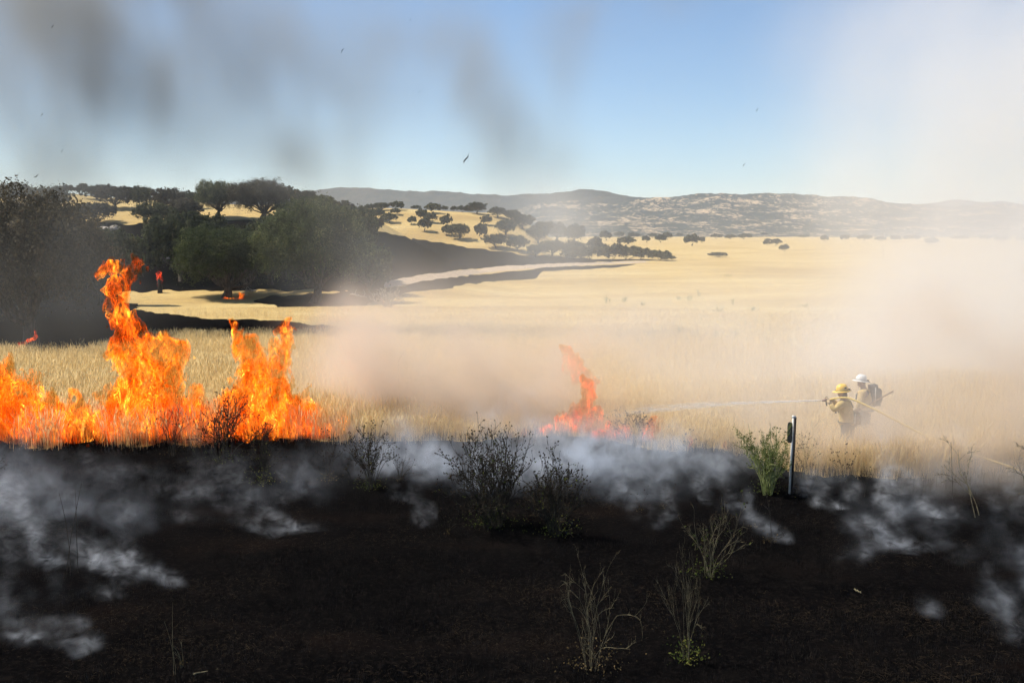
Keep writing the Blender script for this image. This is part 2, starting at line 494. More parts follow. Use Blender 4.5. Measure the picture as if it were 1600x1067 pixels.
def oak_meshes(seed, W, H, leaf=.28, n=9000, base=.22, lobes=26, trunk_r=.42, detail=1.0):
    """a crown W wide, H high (metres) with its trunk; returns two meshes"""
    r = np.random.default_rng(seed)
    tb = MB(); cb = MB()
    hb = base * H
    # main stem then limbs to lobe centres
    fork = np.array([r.normal() * .05 * W, r.normal() * .05 * W, hb * 1.05])
    tb.tube(limb_pts((0, 0, -.5), fork, r, 0, 6, .08), np.linspace(trunk_r * 1.35, trunk_r * .8, 6), 8)
    cen = []; rads = []
    for k in range(lobes):
        phi = k * 2.399 + r.uniform(-.4, .4)
        u = (k + .5) / lobes
        el_ = math.asin(np.clip(u * 1.5 - .56, -.95, .95))
        sh = r.uniform(.55, .80)
        c = np.array([math.cos(phi) * math.cos(el_) * W * .5 * sh, math.sin(phi) * math.cos(el_) * W * .5 * sh,
                      H * .56 + math.sin(el_) * H * .46 * sh])
        cen.append(c); rads.append(W * r.uniform(.085, .165) * (1.0 if u < .8 else .85))
    for k in range(max(3, lobes // 5)):
        cen.append(np.array([r.normal() * .14 * W, r.normal() * .14 * W, H * r.uniform(.45, .68)])); rads.append(W * .17)
    for c, q in zip(cen, rads):
        if r.random() < .38 * detail:
            mid = fork + (c - fork) * .5 + r.normal(size=3) * .05 * W; mid[2] -= .04 * H
            tb.tube(np.vstack([limb_pts(fork - [0, 0, .2], mid, r, 0, 4, .1), limb_pts(mid, c, r, .06, 4, .14)[1:]]), np.linspace(trunk_r * .40, trunk_r * .08, 7), 5)
    vol = np.array([q ** 2 for q in rads]); cnt = (n * vol / vol.sum()).astype(int)
    for c, q, m in zip(cen, rads, cnt):
        d = r.normal(size=(m, 3)); d /= np.linalg.norm(d, axis=1)[:, None]
        # lumpy shell with gaps: radius modulated by noise of the direction
        ns = max(6, int(m / 55)); sc0 = r.normal(size=(ns, 3)); sc0 /= np.linalg.norm(sc0, axis=1)[:, None]; sc0[:, 2] = np.where(r.random(ns) < .7, np.abs(sc0[:, 2]), sc0[:, 2])
        lump = 1 + .38 * N2.fbm(d[:, 0] * 1.9 + seed + c[0], d[:, 1] * 1.9 + c[1], d[:, 2] * 1.9 + c[2], 3)
        gap = N3.fbm(d[:, 0] * 2.6 + c[1], d[:, 1] * 2.6 + seed, d[:, 2] * 2.6, 2)
        rr = q * lump * (r.random(m) ** .22)
        rr[gap > .30] *= .62
        p = c + d * rr[:, None] * np.array([1.12, 1.12, .84])
        si = r.integers(0, ns, m); cr = q * r.uniform(.24, .42, ns)[si]
        e = r.normal(size=(m, 3)); e /= np.linalg.norm(e, axis=1)[:, None]
        far_ = r.random(m) < .86
        sub_ = c + sc0[si] * (q * (.86 + .30 * N2.fbm(sc0[si, 0] * 2 + seed, sc0[si, 1] * 2, sc0[si, 2] * 2 + c[0], 2)))[:, None] * np.array([1.15, 1.15, .85]) + e * (cr * r.random(m) ** .3)[:, None]
        p = np.where(far_[:, None], sub_, p)
        nrm = np.where(far_[:, None], e, d) + np.array([0, 0, .25]) + r.normal(size=(m, 3)) * .35
        keep = p[:, 2] > hb * .45
        cb.cards(p[keep], leaf, nrm[keep], 1.0, True, seed + int(m))
    # stray sprays
    m = n // 12
    ii = r.integers(0, len(cen), m)
    d = r.normal(size=(m, 3)); d /= np.linalg.norm(d, axis=1)[:, None]
    p = np.array(cen)[ii] + d * np.array(rads)[ii][:, None] * r.uniform(1.05, 1.4, (m, 1))
    cb.cards(p, leaf * .8, None, 1.0, True, seed + 5)
    return tb.mesh('trunk'), cb.mesh('crown')

# prototypes, 10 m wide and 7 m high
PROTO = {}
for k in range(4): PROTO['big', k] = oak_meshes(100 + k, 10, 7, .085, 60000, (.17, .16, .16, .2)[k], 46, .40)
for k in range(5): PROTO['mid', k] = oak_meshes(200 + k, 10, 7, .24, 9000, .16, 26, .36)
for k in range(4): PROTO['far', k] = oak_meshes(300 + k, 10, 7, .75, 900, .12, 13, .40, .4)
for k in range(3): PROTO['bush', k] = oak_meshes(400 + k, 10, 6, .5, 1800, .02, 16, .3, .5)

def put_tree(kind, var, px, py, wpx, hpx, label, group, mat=None, D=None, cat='oak tree', name='oak_tree', squash=.85, rz=None, sink=0.0):
    g = G(px, py) if D is None else GD(px, D)
    s = g[1] / FPX
    t, c = PROTO[kind, var % sum(1 for q in PROTO if q[0] == kind)]
    W, H = wpx * s, hpx * s
    root = empty(name, (g[0], g[1], g[2] - .05 - sink * H), random.uniform(0, 6.28) if rz is None else rz)
    root.scale = (W / 10, W / 10 * 1.0, H / (7.0 if kind != 'bush' else 6.0))
    a = link('trunk', t, None, root); b = link('crown', c, None, root)
    for q, mm in ((a, m_bark), (b, mat or m_oak)):
        if len(q.data.materials) == 0: q.data.materials.append(mm)
        q.material_slots[0].link = 'OBJECT'; q.material_slots[0].material = mm
    tag(root, label, cat, group)
    return root, g

G1 = 'oaks at the foot of the burnt hillside'
put_tree('big', 0, 52, 541, 268, 243, 'huge dark oak at the left edge with its crown running out of the photo', G1, m_oak_brown, squash=1)
put_tree('big', 1, 352, 465, 165, 112, 'green oak with a dark forked trunk and small flames at its foot', G1, m_oak_green)
put_tree('big', 2, 489, 473, 178, 160, 'broad round oak with a short thick trunk, veiled by blue smoke', G1, m_oak_green)
put_tree('mid', 0, 575, 458, 92, 78, 'lower oak leaning against the right side of the broad round oak', G1, m_oak_green)
put_tree('mid', 1, 168, 478, 120, 126, 'dark shaded oak directly behind the tall flame column', G1, m_oak)
put_tree('mid', 2, 283, 440, 110, 108, 'dark oak behind and left of the green oak with the forked trunk', G1, m_oak)
put_tree('mid', 3, 424, 445, 110, 100, 'dark oak filling the gap between the two green oaks', G1, m_oak)
put_tree('mid', 4, 222, 432, 84, 66, 'small lighter oak on the slope above the tall flame column', G1, m_oak_green)
put_tree('mid', 1, 535, 430, 120, 112, 'oak whose crown rises behind the broad round oak on the right', G1, m_oak)
put_tree('mid', 0, 120, 440, 95, 80, 'scorched oak half hidden behind the huge left oak', G1, m_oak_brown)
put_tree('mid', 2, 318, 398, 96, 66, 'dark oak on the burnt slope above the forked green oak', G1, m_oak)
put_tree('mid', 3, 455, 392, 104, 62, 'dark oak on the burnt slope above the broad round oak', G1, m_oak)
put_tree('mid', 4, 262, 396, 76, 62, 'shadowed oak high on the black slope beside the pale rocks', G1, m_oak)
put_tree('mid', 0, 505, 378, 90, 58, 'oak at the right shoulder of the black slope', G1, m_oak)
put_tree('mid', 1, 555, 385, 70, 50, 'last oak on the right edge of the burnt slope', G1, m_oak)
G2 = 'oaks along the crest of the left hill'
put_tree('big', 3, 338, 341, 64, 60, 'round oak standing alone on the golden terrace, sky behind it', G2, m_oak_green)
put_tree('big', 0, 408, 343, 100, 62, 'wide oak beside the round one on the golden terrace, reddish at its right', G2, m_oak_brown)
crest = [(106, 302, 22, 12, 'tiny round oak on the skyline at the far left'), (128, 304, 20, 15, 'ragged skyline oak right of the tiny round one'), (152, 312, 44, 20, 'low oak under the skyline above the golden gap'),
         (182, 326, 52, 32, 'dark oak over the left golden patch'), (222, 327, 34, 32, 'oak with golden grass on both sides'), (205, 312, 40, 16, 'flat oak on the crest behind the golden gap'),
         (262, 334, 50, 36, 'dark oak left of the small lone tree on the crest'), (266, 308, 12, 8, 'very small lone tree breaking the skyline'), (300, 326, 40, 24, 'low dark oak just left of the round terrace oak'),
         (290, 344, 50, 30, 'shaded oak at the left end of the golden terrace'), (240, 352, 60, 30, 'dark oak above the pale rocks'), (456, 318, 26, 22, 'round oak right of the wide terrace oak'),
         (476, 318, 36, 18, 'low oak on the descending skyline right of the terrace'), (500, 332, 48, 24, 'oak on the descending shoulder under the mountain'), (455, 345, 50, 30, 'oak at the right end of the golden terrace'),
         (532, 340, 44, 22, 'oak below the descending skyline'), (560, 352, 44, 26, 'lowest oak of the descending skyline'), (520, 356, 54, 30, 'oak in the thick of the right shoulder'), (585, 362, 30, 20, 'oak at the very tip of the left hill'),
         (80, 330, 60, 34, 'skyline oak behind the huge left oak'), (20, 322, 70, 30, 'leftmost oak on the skyline'), (150, 350, 60, 30, 'oak under the left golden patch'), (490, 352, 46, 26, 'oak just above the black slope on the right shoulder')]
for k, (a, b, w, h, lb) in enumerate(crest):
    put_tree('mid' if w > 30 else 'far', k, a, b, w * 1.15, h * 1.15, lb, G2, m_oak if k % 3 else m_oak_brown)

G3 = 'oaks scattered over the golden hill'
hillB = [(578, 330, 20, 10, 'leftmost oak on the crest of the golden hill'), (596, 329, 26, 11, 'second oak on the crest from the left'), (621, 328, 22, 12, 'tallest oak of the left crest group'),
         (590, 343, 24, 16, 'oak just under the left crest group'), (608, 348, 24, 14, 'lower oak under the left crest group'), (643, 351, 15, 11, 'small single oak on bare golden grass'),
         (618, 336, 16, 9, 'small oak between the crest and the lower pair'), (660, 345, 20, 16, 'upper oak of the cluster at the middle of the golden hill'), (664, 362, 20, 20, 'lowest oak of the middle cluster'),
         (674, 348, 18, 14, 'right oak of the middle cluster'), (677, 333, 24, 14, 'oak on the crest above the middle cluster'), (694, 328, 12, 7, 'little oak on the crest right of the middle'),
         (709, 330, 10, 8, 'tiny oak on open grass near the crest'), (724, 326, 22, 9, 'crest oak at the top of the bare right slope'), (745, 334, 30, 16, 'long oak clump under the right crest'),
         (697, 356, 18, 18, 'pointed oak above the burnt edge'), (716, 374, 34, 22, 'wide oak straddling the burnt edge'), (699, 368, 20, 14, 'oak left of the wide one on the burnt edge'),
         (752, 374, 20, 22, 'oak right of the wide one on the burnt edge'), (760, 352, 18, 14, 'oak on the right flank of the golden hill'), (778, 340, 26, 14, 'oak high on the right flank'),
         (800, 346, 26, 16, 'oak on the right flank with smoke before it'), (818, 358, 34, 20, 'dark rounded oak low on the right flank'), (790, 368, 34, 22, 'oak amid the grey smoke on the flank'),
         (775, 388, 36, 20, 'oak above the black strip in grey smoke'), (808, 392, 34, 20, 'smoky oak at the foot of the right flank'), (840, 380, 36, 24, 'oak behind the thick smoke at the foot of the hill'),
         (868, 376, 36, 26, 'oak in the middle of the greenish smoke'), (862, 400, 40, 22, 'lower oak in the greenish smoke'), (898, 380, 34, 26, 'oak at the right edge of the greenish smoke'),
         (896, 404, 38, 24, 'dark oak behind the end of the dirt track'), (838, 402, 30, 18, 'oak beside the black strip near the track'), (733, 318, 16, 7, 'small oak on the top skyline'),
         (905, 352, 26, 16, 'hazy oak above the end of the hill'), (848, 352, 30, 16, 'hazy oak at the end of the crest'), (880, 350, 28, 16, 'hazy oak right of the end of the crest'), (650, 326, 14, 6, 'small oak in the dip of the crest')]
for k, (a, b, w, h, lb) in enumerate(hillB):
    put_tree('mid' if w > 24 else 'far', k, a, b, w * 1.12, h * 1.15, lb, G3, m_oak)

G4 = 'oaks dotted over the far plain'
plain = [(930, 396, 24, 24, 'leaning oak at the near left of the plain group'), (947, 376, 21, 13, 'oak above the leaning one on the plain'), (978, 384, 28, 13, 'dome shaped oak just behind the dark thicket'),
         (968, 371, 17, 8, 'low far oak behind the dome shaped one'), (990, 372, 20, 8, 'low broken oak right of the low far one'), (1010, 379, 14, 9, 'small oak left of the pair on the plain'),
         (1020, 372, 14, 7, 'far small oak above the pair'), (1032, 379, 20, 11, 'left oak of the pair with a pale gap'), (1042, 375, 16, 11, 'right oak of the pair with a pale gap'),
         (1081, 384, 25, 16, 'clean dark oak standing alone with its trunk visible'), (1097, 380, 11, 9, 'small oak touching the clean dark oak on its right'), (1119, 373, 20, 7, 'flat oak far out beyond the clean dark one'),
         (1141, 374, 18, 7, 'flat oak in the middle of the far row'), (1163, 374, 22, 8, 'slanting oak in the far row'), (1062, 370, 12, 5, 'speck of an oak in the far row'),
         (1194, 370, 10, 6, 'little oak at the hazy end of the far row'), (1200, 377, 10, 4, 'low scrub oak above the hazy pair'), (1198, 384, 11, 8, 'left oak of the hazy pair'), (1212, 384, 17, 10, 'right oak of the hazy pair'),
         (1225, 393, 15, 10, 'nearest pale oak under the hazy pair'), (1217, 369, 10, 5, 'faint oak in the white haze left'), (1289, 378, 14, 9, 'faint oak in the white haze, first from the left'),
         (1320, 376, 14, 8, 'faint oak in the white haze, second from the left'), (1350, 376, 24, 8, 'faint broad oak in the white haze'), (1376, 377, 16, 7, 'faint oak right of the broad hazy one'),
         (1400, 377, 16, 8, 'faint rounded oak in the middle of the haze row'), (1425, 376, 26, 8, 'faint long oak in the haze row'), (1456, 383, 22, 11, 'faint oak standing nearer than the haze row'),
         (1500, 375, 22, 6, 'faint low oak right of the nearer hazy one'), (1540, 376, 18, 8, 'faint oak near the right edge'), (1566, 378, 24, 9, 'faint wide oak near the right edge'), (1597, 378, 18, 9, 'faint oak cut by the right edge'),
         (1255, 372, 18, 5, 'faint low oak before the haze row')]
for k, (a, b, w, h, lb) in enumerate(plain):
    put_tree('far', k, a, b, w * 1.1, h * 1.12, lb, G4, m_oak)
G5 = 'low dark shrubs at the end of the track'
for k, (a, b, w, h, lb) in enumerate([(900, 408, 34, 16, 'leftmost shrub of the dark thicket at the end of the track'), (922, 405, 40, 20, 'shrub with pale stems in the dark thicket'), (958, 407, 44, 26, 'tallest shrub of the dark thicket'),
         (980, 406, 40, 22, 'shrub right of the tallest one in the thicket'), (1004, 407, 30, 20, 'shrub with ochre gaps in the thicket'), (1030, 407, 36, 16, 'low rightmost shrub of the thicket'), (1044, 408, 22, 10, 'tail end shrub on the pale grass'),
         (1122, 402, 27, 8, 'isolated low shrub on the open plain')]):
    put_tree('bush', k, a, b, w * 1.1, h, lb, G5, m_oak, cat='shrub', name='shrub')
# ================================================================= FIELD -> VOLUME / SURFACE (geometry nodes)
def grid_tree(name, mn, mx, dims, mode, mat=None, thr=.5):
    """node tree that turns the 'd' attribute of a lattice of points into a volume (or a surface)"""
    ng = bpy.data.node_groups.new(name, 'GeometryNodeTree')
    ng.interface.new_socket('Geometry', in_out='INPUT', socket_type='NodeSocketGeometry')
    ng.interface.new_socket('Geometry', in_out='OUTPUT', socket_type='NodeSocketGeometry')
    L = ng.links.new
    gi = ng.nodes.new('NodeGroupInput'); go = ng.nodes.new('NodeGroupOutput')
    vc = ng.nodes.new('GeometryNodeVolumeCube')
    vc.inputs['Min'].default_value = mn; vc.inputs['Max'].default_value = mx
    for k, s in enumerate(('Resolution X', 'Resolution Y', 'Resolution Z')): vc.inputs[s].default_value = dims[k]
    vc.inputs['Background'].default_value = 0
    pos = ng.nodes.new('GeometryNodeInputPosition')
    sep = ng.nodes.new('ShaderNodeSeparateXYZ'); L(pos.outputs[0], sep.inputs[0])
    def m(op, a, b):
        q = ng.nodes.new('ShaderNodeMath'); q.operation = op
        for i, v in enumerate((a, b)):
            if isinstance(v, bpy.types.NodeSocket): L(v, q.inputs[i])
            elif v is not None: q.inputs[i].default_value = v
        return q.outputs[0]
    ix = []
    for k in range(3):
        s = (dims[k] - 1) / (mx[k] - mn[k])
        ix.append(m('ROUND', m('MULTIPLY', m('SUBTRACT', sep.outputs[k], mn[k]), s), None))
    # index = (ix * ny + iy) * nz + iz, done in two integer steps to keep precision
    i1 = m('ADD', m('MULTIPLY', ix[0], dims[1]), ix[1])
    im = ng.nodes.new('FunctionNodeIntegerMath'); im.operation = 'MULTIPLY'; L(i1, im.inputs[0]); im.inputs[1].default_value = dims[2]
    ia = ng.nodes.new('FunctionNodeIntegerMath'); ia.operation = 'ADD'; L(im.outputs[0], ia.inputs[0]); L(ix[2], ia.inputs[1])
    at = ng.nodes.new('GeometryNodeInputNamedAttribute'); at.data_type = 'FLOAT'; at.inputs['Name'].default_value = 'd'
    si = ng.nodes.new('GeometryNodeSampleIndex'); si.data_type = 'FLOAT'; si.domain = 'POINT'
    L(gi.outputs[0], si.inputs['Geometry']); L(at.outputs[0], si.inputs['Value']); L(ia.outputs[0], si.inputs['Index'])
    L(si.outputs[0], vc.inputs['Density'])
    g = vc.outputs[0]
    if mode == 'SURFACE':
        vm = ng.nodes.new('GeometryNodeVolumeToMesh'); vm.inputs['Threshold'].default_value = thr
        L(g, vm.inputs['Volume']); g = vm.outputs[0]
    if mat is not None:
        sm = ng.nodes.new('GeometryNodeSetMaterial'); sm.inputs['Material'].default_value = mat
        L(g, sm.inputs[0]); g = sm.outputs[0]
    L(g, go.inputs[0])
    return ng
def lattice(mn, mx, h):
    dims = [int(round((b - a) / h)) + 1 for a, b in zip(mn, mx)]
    ax = [np.linspace(a, b, n, dtype=np.float32) for a, b, n in zip(mn, mx, dims)]
    X, Y, Z = np.meshgrid(*ax, indexing='ij')
    return dims, X, Y, Z
def field_object(name, mn, mx, dims, X, Y, Z, F, mode, mat=None, thr=.5):
    me = bpy.data.meshes.new(name)
    n = F.size
    me.vertices.add(n)
    me.vertices.foreach_set('co', np.stack([X, Y, Z], -1).astype(np.float32).ravel())
    a = me.attributes.new('d', 'FLOAT', 'POINT'); a.data.foreach_set('value', F.astype(np.float32).ravel())
    o = bpy.data.objects.new(name, me); C.objects.link(o)
    md = o.modifiers.new('field', 'NODES'); md.node_group = grid_tree(name, mn, mx, dims, mode, mat, thr)
    if mat is not None: me.materials.append(mat)
    return o
def iso_mesh(name, mn, mx, dims, X, Y, Z, F, thr):
    o = field_object(name, mn, mx, dims, X, Y, Z, F, 'SURFACE', None, thr)
    bpy.context.view_layer.update()
    dg = bpy.context.evaluated_depsgraph_get()
    me = bpy.data.meshes.new_from_object(o.evaluated_get(dg), depsgraph=dg)
    ng = o.modifiers[0].node_group; old = o.data
    bpy.data.objects.remove(o); bpy.data.meshes.remove(old); bpy.data.node_groups.remove(ng)
    me.name = name
    return me
def smokemat(name, col, aniso=.2, absorb=(0, 0, 0), step=2.0, nscale=0, lo=.4, hi=.62, gain=2.0, stretch=(1, 1, 1)):
    m, nt, out = newmat(name)
    m.cycles.volume_step_rate = step
    pv = nd(nt, 'ShaderNodeVolumePrincipled', i_Density=1.0)
    pv.inputs['Color'].default_value = (*col, 1); pv.inputs['Anisotropy'].default_value = aniso
    pv.inputs['Absorption Color'].default_value = (*absorb, 1)
    if nscale:                                   # fine billows inside the lattice
        at = nd(nt, 'ShaderNodeAttribute', attribute_name='density')
        n = noise_node(nt, nscale, 4, None, .6, stretch, 1.0)
        mr = nd(nt, 'ShaderNodeMapRange', interpolation_type='SMOOTHSTEP')
        nt.links.new(n, mr.inputs[0]); mr.inputs[1].default_value = lo; mr.inputs[2].default_value = hi; mr.inputs[3].default_value = .12; mr.inputs[4].default_value = gain
        nt.links.new(mathn(nt, 'MULTIPLY', at.outputs['Fac'], mr.outputs[0]), pv.inputs['Density'])
        pv.inputs['Density Attribute'].default_value = ''
    nt.links.new(pv.outputs[0], out.inputs['Volume'])
    return m

# smoke plans: (px, py, depth m, half width px, half height px, half thickness m, optical depth)
SMOKE_BANK = [(1520, 620, 34, 190, 150, 6, 1.3), (1580, 420, 40, 240, 170, 8, 0.81), (1450, 500, 36, 200, 130, 6, 0.43), (1560, 180, 44, 240, 200, 9, 0.81), (1400, 250, 44, 150, 170, 6, 0.43), (1440, 60, 44, 160, 120, 6, 0.5), (1750, 300, 44, 300, 350, 9, 0.93), (1700, 600, 34, 260, 200, 7, 1.6), (1330, 560, 32, 170, 90, 5, 0.45), (1180, 600, 31, 180, 70, 5, 0.35), (1000, 590, 31, 160, 70, 5, 0.35), (800, 520, 38, 180, 60, 5, 0.25), (640, 600, 34, 130, 80, 5, 0.4), (1200, 700, 24, 180, 40, 2, 0.2), (1560, 740, 25, 150, 60, 2.5, 0.9), (880, 380, 52, 70, 60, 5, 0.28), (1000, 450, 45, 400, 120, 6, 0.22), (1150, 600, 25, 200, 100, 2.5, 0.3), (1330, 640, 25, 160, 120, 2.5, 0.4), (1100, 480, 50, 260, 60, 8, 0.22), (1480, 560, 26, 160, 140, 3, 0.5), (900, 560, 30, 160, 90, 3, 0.25)]
SMOKE_FRONT = [(700, 660, 26.6, 110, 60, 2.2, 2.06), (740, 590, 27.6, 110, 70, 2.4, 2.06), (640, 640, 27.1, 70, 70, 2, 1.5), (600, 560, 29.6, 80, 70, 2.4, 0.94), (810, 640, 27.6, 80, 60, 2.2, 1.69), (850, 580, 29.6, 70, 60, 2.2, 0.94), (700, 510, 30.6, 110, 50, 2.4, 0.47), (1000, 640, 29, 90, 40, 2, 0.45), (1240, 650, 21.6, 60, 60, 1.0, 0.4), (1450, 660, 20.3, 90, 90, 1.2, 1.0), (1540, 660, 20.3, 90, 100, 1.3, 1.46), (1620, 680, 20.3, 90, 110, 1.3, 1.46), (1370, 600, 21, 60, 70, 0.9, 0.35), (1310, 700, 21.2, 70, 60, 0.9, 0.45), (1400, 700, 21.4, 70, 60, 1, 0.7), (620, 540, 27, 110, 60, 2.4, 0.9), (560, 600, 26.4, 60, 80, 1.6, 0.7), (1500, 560, 24, 110, 90, 2, 0.9), (1600, 620, 22, 90, 110, 1.6, 1.0), (900, 650, 24, 80, 50, 1, 0.33), (960, 680, 23.5, 60, 25, 0.8, 0.24), (520, 600, 27.5, 110, 110, 2.4, 0.35), (760, 540, 29, 180, 90, 2.5, 0.4), (950, 560, 29, 120, 80, 2.5, 0.3), (570, 565, 29, 100, 45, 2.5, 0.35)]
SMOKE_LOW = [(640, 715, 21.5, 70, 50, 1.1, 0.64), (740, 718, 21.2, 100, 60, 1.2, 0.88), (850, 720, 21.2, 80, 55, 1.2, 0.8), (700, 755, 20.5, 70, 35, 0.9, 0.28), (930, 735, 21, 90, 50, 1.2, 0.72), (1040, 740, 21, 90, 50, 1.2, 0.72), (1130, 735, 21, 60, 45, 1.1, 0.48), (960, 790, 19.6, 60, 30, 0.8, 0.24), (1290, 760, 20.8, 60, 40, 1, 0.4), (1420, 760, 20.8, 80, 55, 1.2, 0.72), (1510, 770, 20.6, 90, 60, 1.3, 0.88), (1600, 800, 20.2, 90, 70, 1.4, 0.96), (1560, 850, 18.8, 90, 50, 1, 0.4), (40, 780, 20, 90, 60, 1.2, 0.32), (150, 750, 21, 90, 30, 1, 0.12), (480, 745, 20.8, 90, 30, 1, 0.12), (50, 830, 17.8, 120, 80, 1.0, 0.55), (180, 850, 17.4, 90, 50, 0.8, 0.35), (60, 985, 14.3, 110, 60, 0.6, 0.3), (1575, 950, 14.8, 70, 80, 0.6, 0.35), (420, 790, 18.8, 90, 35, 0.7, 0.3), (1450, 830, 18.2, 110, 50, 0.9, 0.35)]
SMOKE_DARK = [(60, 80, 60, 150, 120, 6, 0.825), (230, 150, 62, 100, 130, 5, 0.488), (95, 170, 58, 68, 120, 5, 0.51), (20, 258, 60, 87, 34, 4, 0.38), (60, 0, 60, 200, 60, 6, 1.02), (380, 60, 62, 130, 90, 5, 0.26), (300, 240, 62, 112, 60, 5, 0.22), (640, 20, 60, 90, 50, 5, 0.2), (740, 110, 58, 40, 130, 4, 0.72), (780, 235, 58, 34, 90, 4, 0.64), (700, 40, 60, 60, 60, 4, 0.34), (500, 268, 60, 80, 36, 4, 0.34), (890, 50, 60, 70, 80, 5, 0.42), (170, 275, 60, 150, 36, 5, 0.34), (960, 0, 60, 110, 30, 5, 0.34), (880, 150, 60, 36, 100, 4, 0.26), (870, 270, 60, 60, 50, 4, 0.26), (180, 60, 64, 320, 160, 6, 0.938), (450, 150, 64, 240, 160, 6, 0.34), (80, 430, 42, 170, 110, 2.5, 0.156), (40, 150, 58, 130, 170, 6, 0.6)]
SMOKE_FAR = [(560, 400, 90, 60, 70, 9, 0.07), (480, 400, 90, 90, 80, 9, 0.03), (700, 425, 190, 140, 22, 30, 0.055), (830, 415, 200, 90, 26, 30, 0.066), (880, 370, 200, 60, 50, 25, 0.23), (820, 340, 200, 60, 40, 25, 0.1), (440, 430, 95, 40, 30, 8, 0.05), (250, 500, 75, 260, 25, 8, 0.02), (60, 470, 70, 120, 60, 8, 0.03)]
# wisps: (px, py, length m, strength, lift, drift)
WISPS_LEFT = [(290, 915, 3.2, 0.85, 0.33, 0.85), (262, 905, 2.8, 0.85, 0.38, 0.77), (235, 890, 2.4, 0.68, 0.45, 0.68), (215, 875, 2.2, 0.59, 0.52, 0.51), (190, 880, 2.2, 0.59, 0.6, 0.51), (80, 890, 2.0, 1.02, 0.83, 0.42), (60, 885, 2.0, 0.85, 0.9, 0.34), (100, 885, 1.8, 0.51, 0.75, 0.59), (20, 900, 2.4, 1.02, 1.05, 0.34), (502, 829, 2.0, 0.59, 0.42, 0.85), (470, 828, 1.6, 0.68, 0.75, 0.51), (440, 818, 1.6, 0.51, 0.68, 0.59), (400, 818, 1.8, 0.59, 0.75, 0.51), (380, 815, 1.8, 0.51, 0.75, 0.68), (190, 762, 1.2, 0.3, 0.22, 0.85), (120, 1030, 1.6, 0.51, 0.6, 0.59), (60, 1000, 1.6, 0.51, 0.6, 0.51), (140, 985, 1.2, 0.34, 0.45, 0.68), (350, 790, 2.4, 0.42, 0.45, 1.02), (250, 780, 2.4, 0.34, 0.45, 0.85), (700, 822, 0.9, 0.42, 0.6, 0.42), (665, 826, 0.9, 0.34, 0.75, 0.42), (640, 790, 1.4, 0.51, 0.6, 0.42)]
WISPS_RIGHT = [(1030, 830, 1.4, 0.85, 0.9, 0.42), (1010, 825, 1.4, 0.85, 0.9, 0.34), (1050, 815, 1.2, 0.51, 0.9, 0.26), (980, 770, 1.2, 0.68, 0.75, 0.42), (940, 760, 1.6, 0.85, 0.75, 0.51), (1240, 848, 0.8, 0.85, 0.45, 0.77), (1215, 845, 0.8, 0.68, 0.6, 0.51), (1195, 838, 0.7, 0.42, 0.75, 0.42), (1310, 797, 1.0, 1.02, 0.68, 0.34), (1280, 795, 1.0, 1.02, 0.75, 0.34), (1260, 780, 1.0, 0.77, 0.75, 0.26), (1330, 785, 1.0, 0.51, 0.6, 0.68), (1450, 862, 1.4, 1.02, 0.68, 0.85), (1430, 860, 1.3, 1.02, 0.75, 0.77), (1410, 848, 1.3, 0.85, 0.9, 0.59), (1500, 880, 1.3, 0.42, 0.45, 0.94), (1395, 815, 1.2, 0.85, 0.9, 0.51), (1380, 795, 1.2, 0.85, 0.9, 0.42), (1520, 818, 1.5, 0.94, 0.75, 0.68), (1505, 812, 1.3, 0.85, 0.9, 0.59), (1440, 780, 1.3, 1.19, 0.9, 0.34), (1410, 775, 1.3, 1.02, 0.9, 0.34), (1600, 818, 1.8, 1.02, 0.75, 0.59), (1560, 800, 1.6, 0.85, 0.9, 0.51), (1590, 1010, 1.1, 0.77, 1.05, 0.17), (1575, 960, 1.4, 0.59, 1.05, 0.34), (1620, 980, 1.4, 0.77, 1.2, 0.26), (870, 770, 1.4, 0.77, 0.9, 0.42), (820, 770, 1.5, 0.85, 0.9, 0.42), (760, 760, 1.5, 0.68, 0.9, 0.34), (1100, 790, 1.4, 0.68, 0.75, 0.51), (1150, 780, 1.4, 0.68, 0.75, 0.42), (1466, 962, 0.35, 0.26, 0.6, 0.77)]
# ================================================================= SMOKE
m_smoke_white = smokemat('white_smoke', (.97, .955, .94), .25)
m_smoke_blue = smokemat('thin_blue_smoke', (.60, .67, .76), .1)
m_smoke_dark = smokemat('dark_smoke', (.40, .41, .41), .1)

m_smoke_wisp = smokemat('wisp_smoke', (.90, .94, 1.0), .2, step=.9, nscale=6.5, lo=.38, hi=.66, gain=2.4, stretch=(.7, .7, 1.1))
m_smoke_low = smokemat('low_smoke', (.76, .83, .93), .2, step=1.3, nscale=2.4, lo=.40, hi=.64, gain=1.8)
m_smoke_fire = smokemat('fire_smoke', (.88, .77, .66), .2, step=1.5)
def puffs(X, Y, Z, lst, warp=1.0, ws=.35):
    """sum of soft blobs given as (px, py, depth, half width px, half height px, half thickness m, optical depth)"""
    wx = X + warp * N1.fbm(X * ws, Y * ws, Z * ws, 4)
    wy = Y + warp * N2.fbm(X * ws, Y * ws, Z * ws, 3)
    wz = Z + warp * N3.fbm(X * ws, Y * ws, Z * ws, 4)
    F = np.zeros(X.shape, np.float32)
    for (px, py, D, rx, ry, th, od) in lst:
        c = P(px, py, D); ax, az_ = rx * D / FPX, ry * D / FPX
        q = ((wx - c[0]) / ax) ** 2 + ((wy - c[1]) / th) ** 2 + ((wz - c[2]) / az_) ** 2
        F += (od / (1.6 * th)) * np.exp(-1.3 * q) * (q < 3.2)
    return F
def cloudy(F, X, Y, Z, s=.5, amt=.7, seed=0, oct=4):
    n = N4.fbm(X * s + seed, Y * s * .8, Z * s, oct)
    return F * np.clip(1 + amt * 1.9 * n, .0, 4)

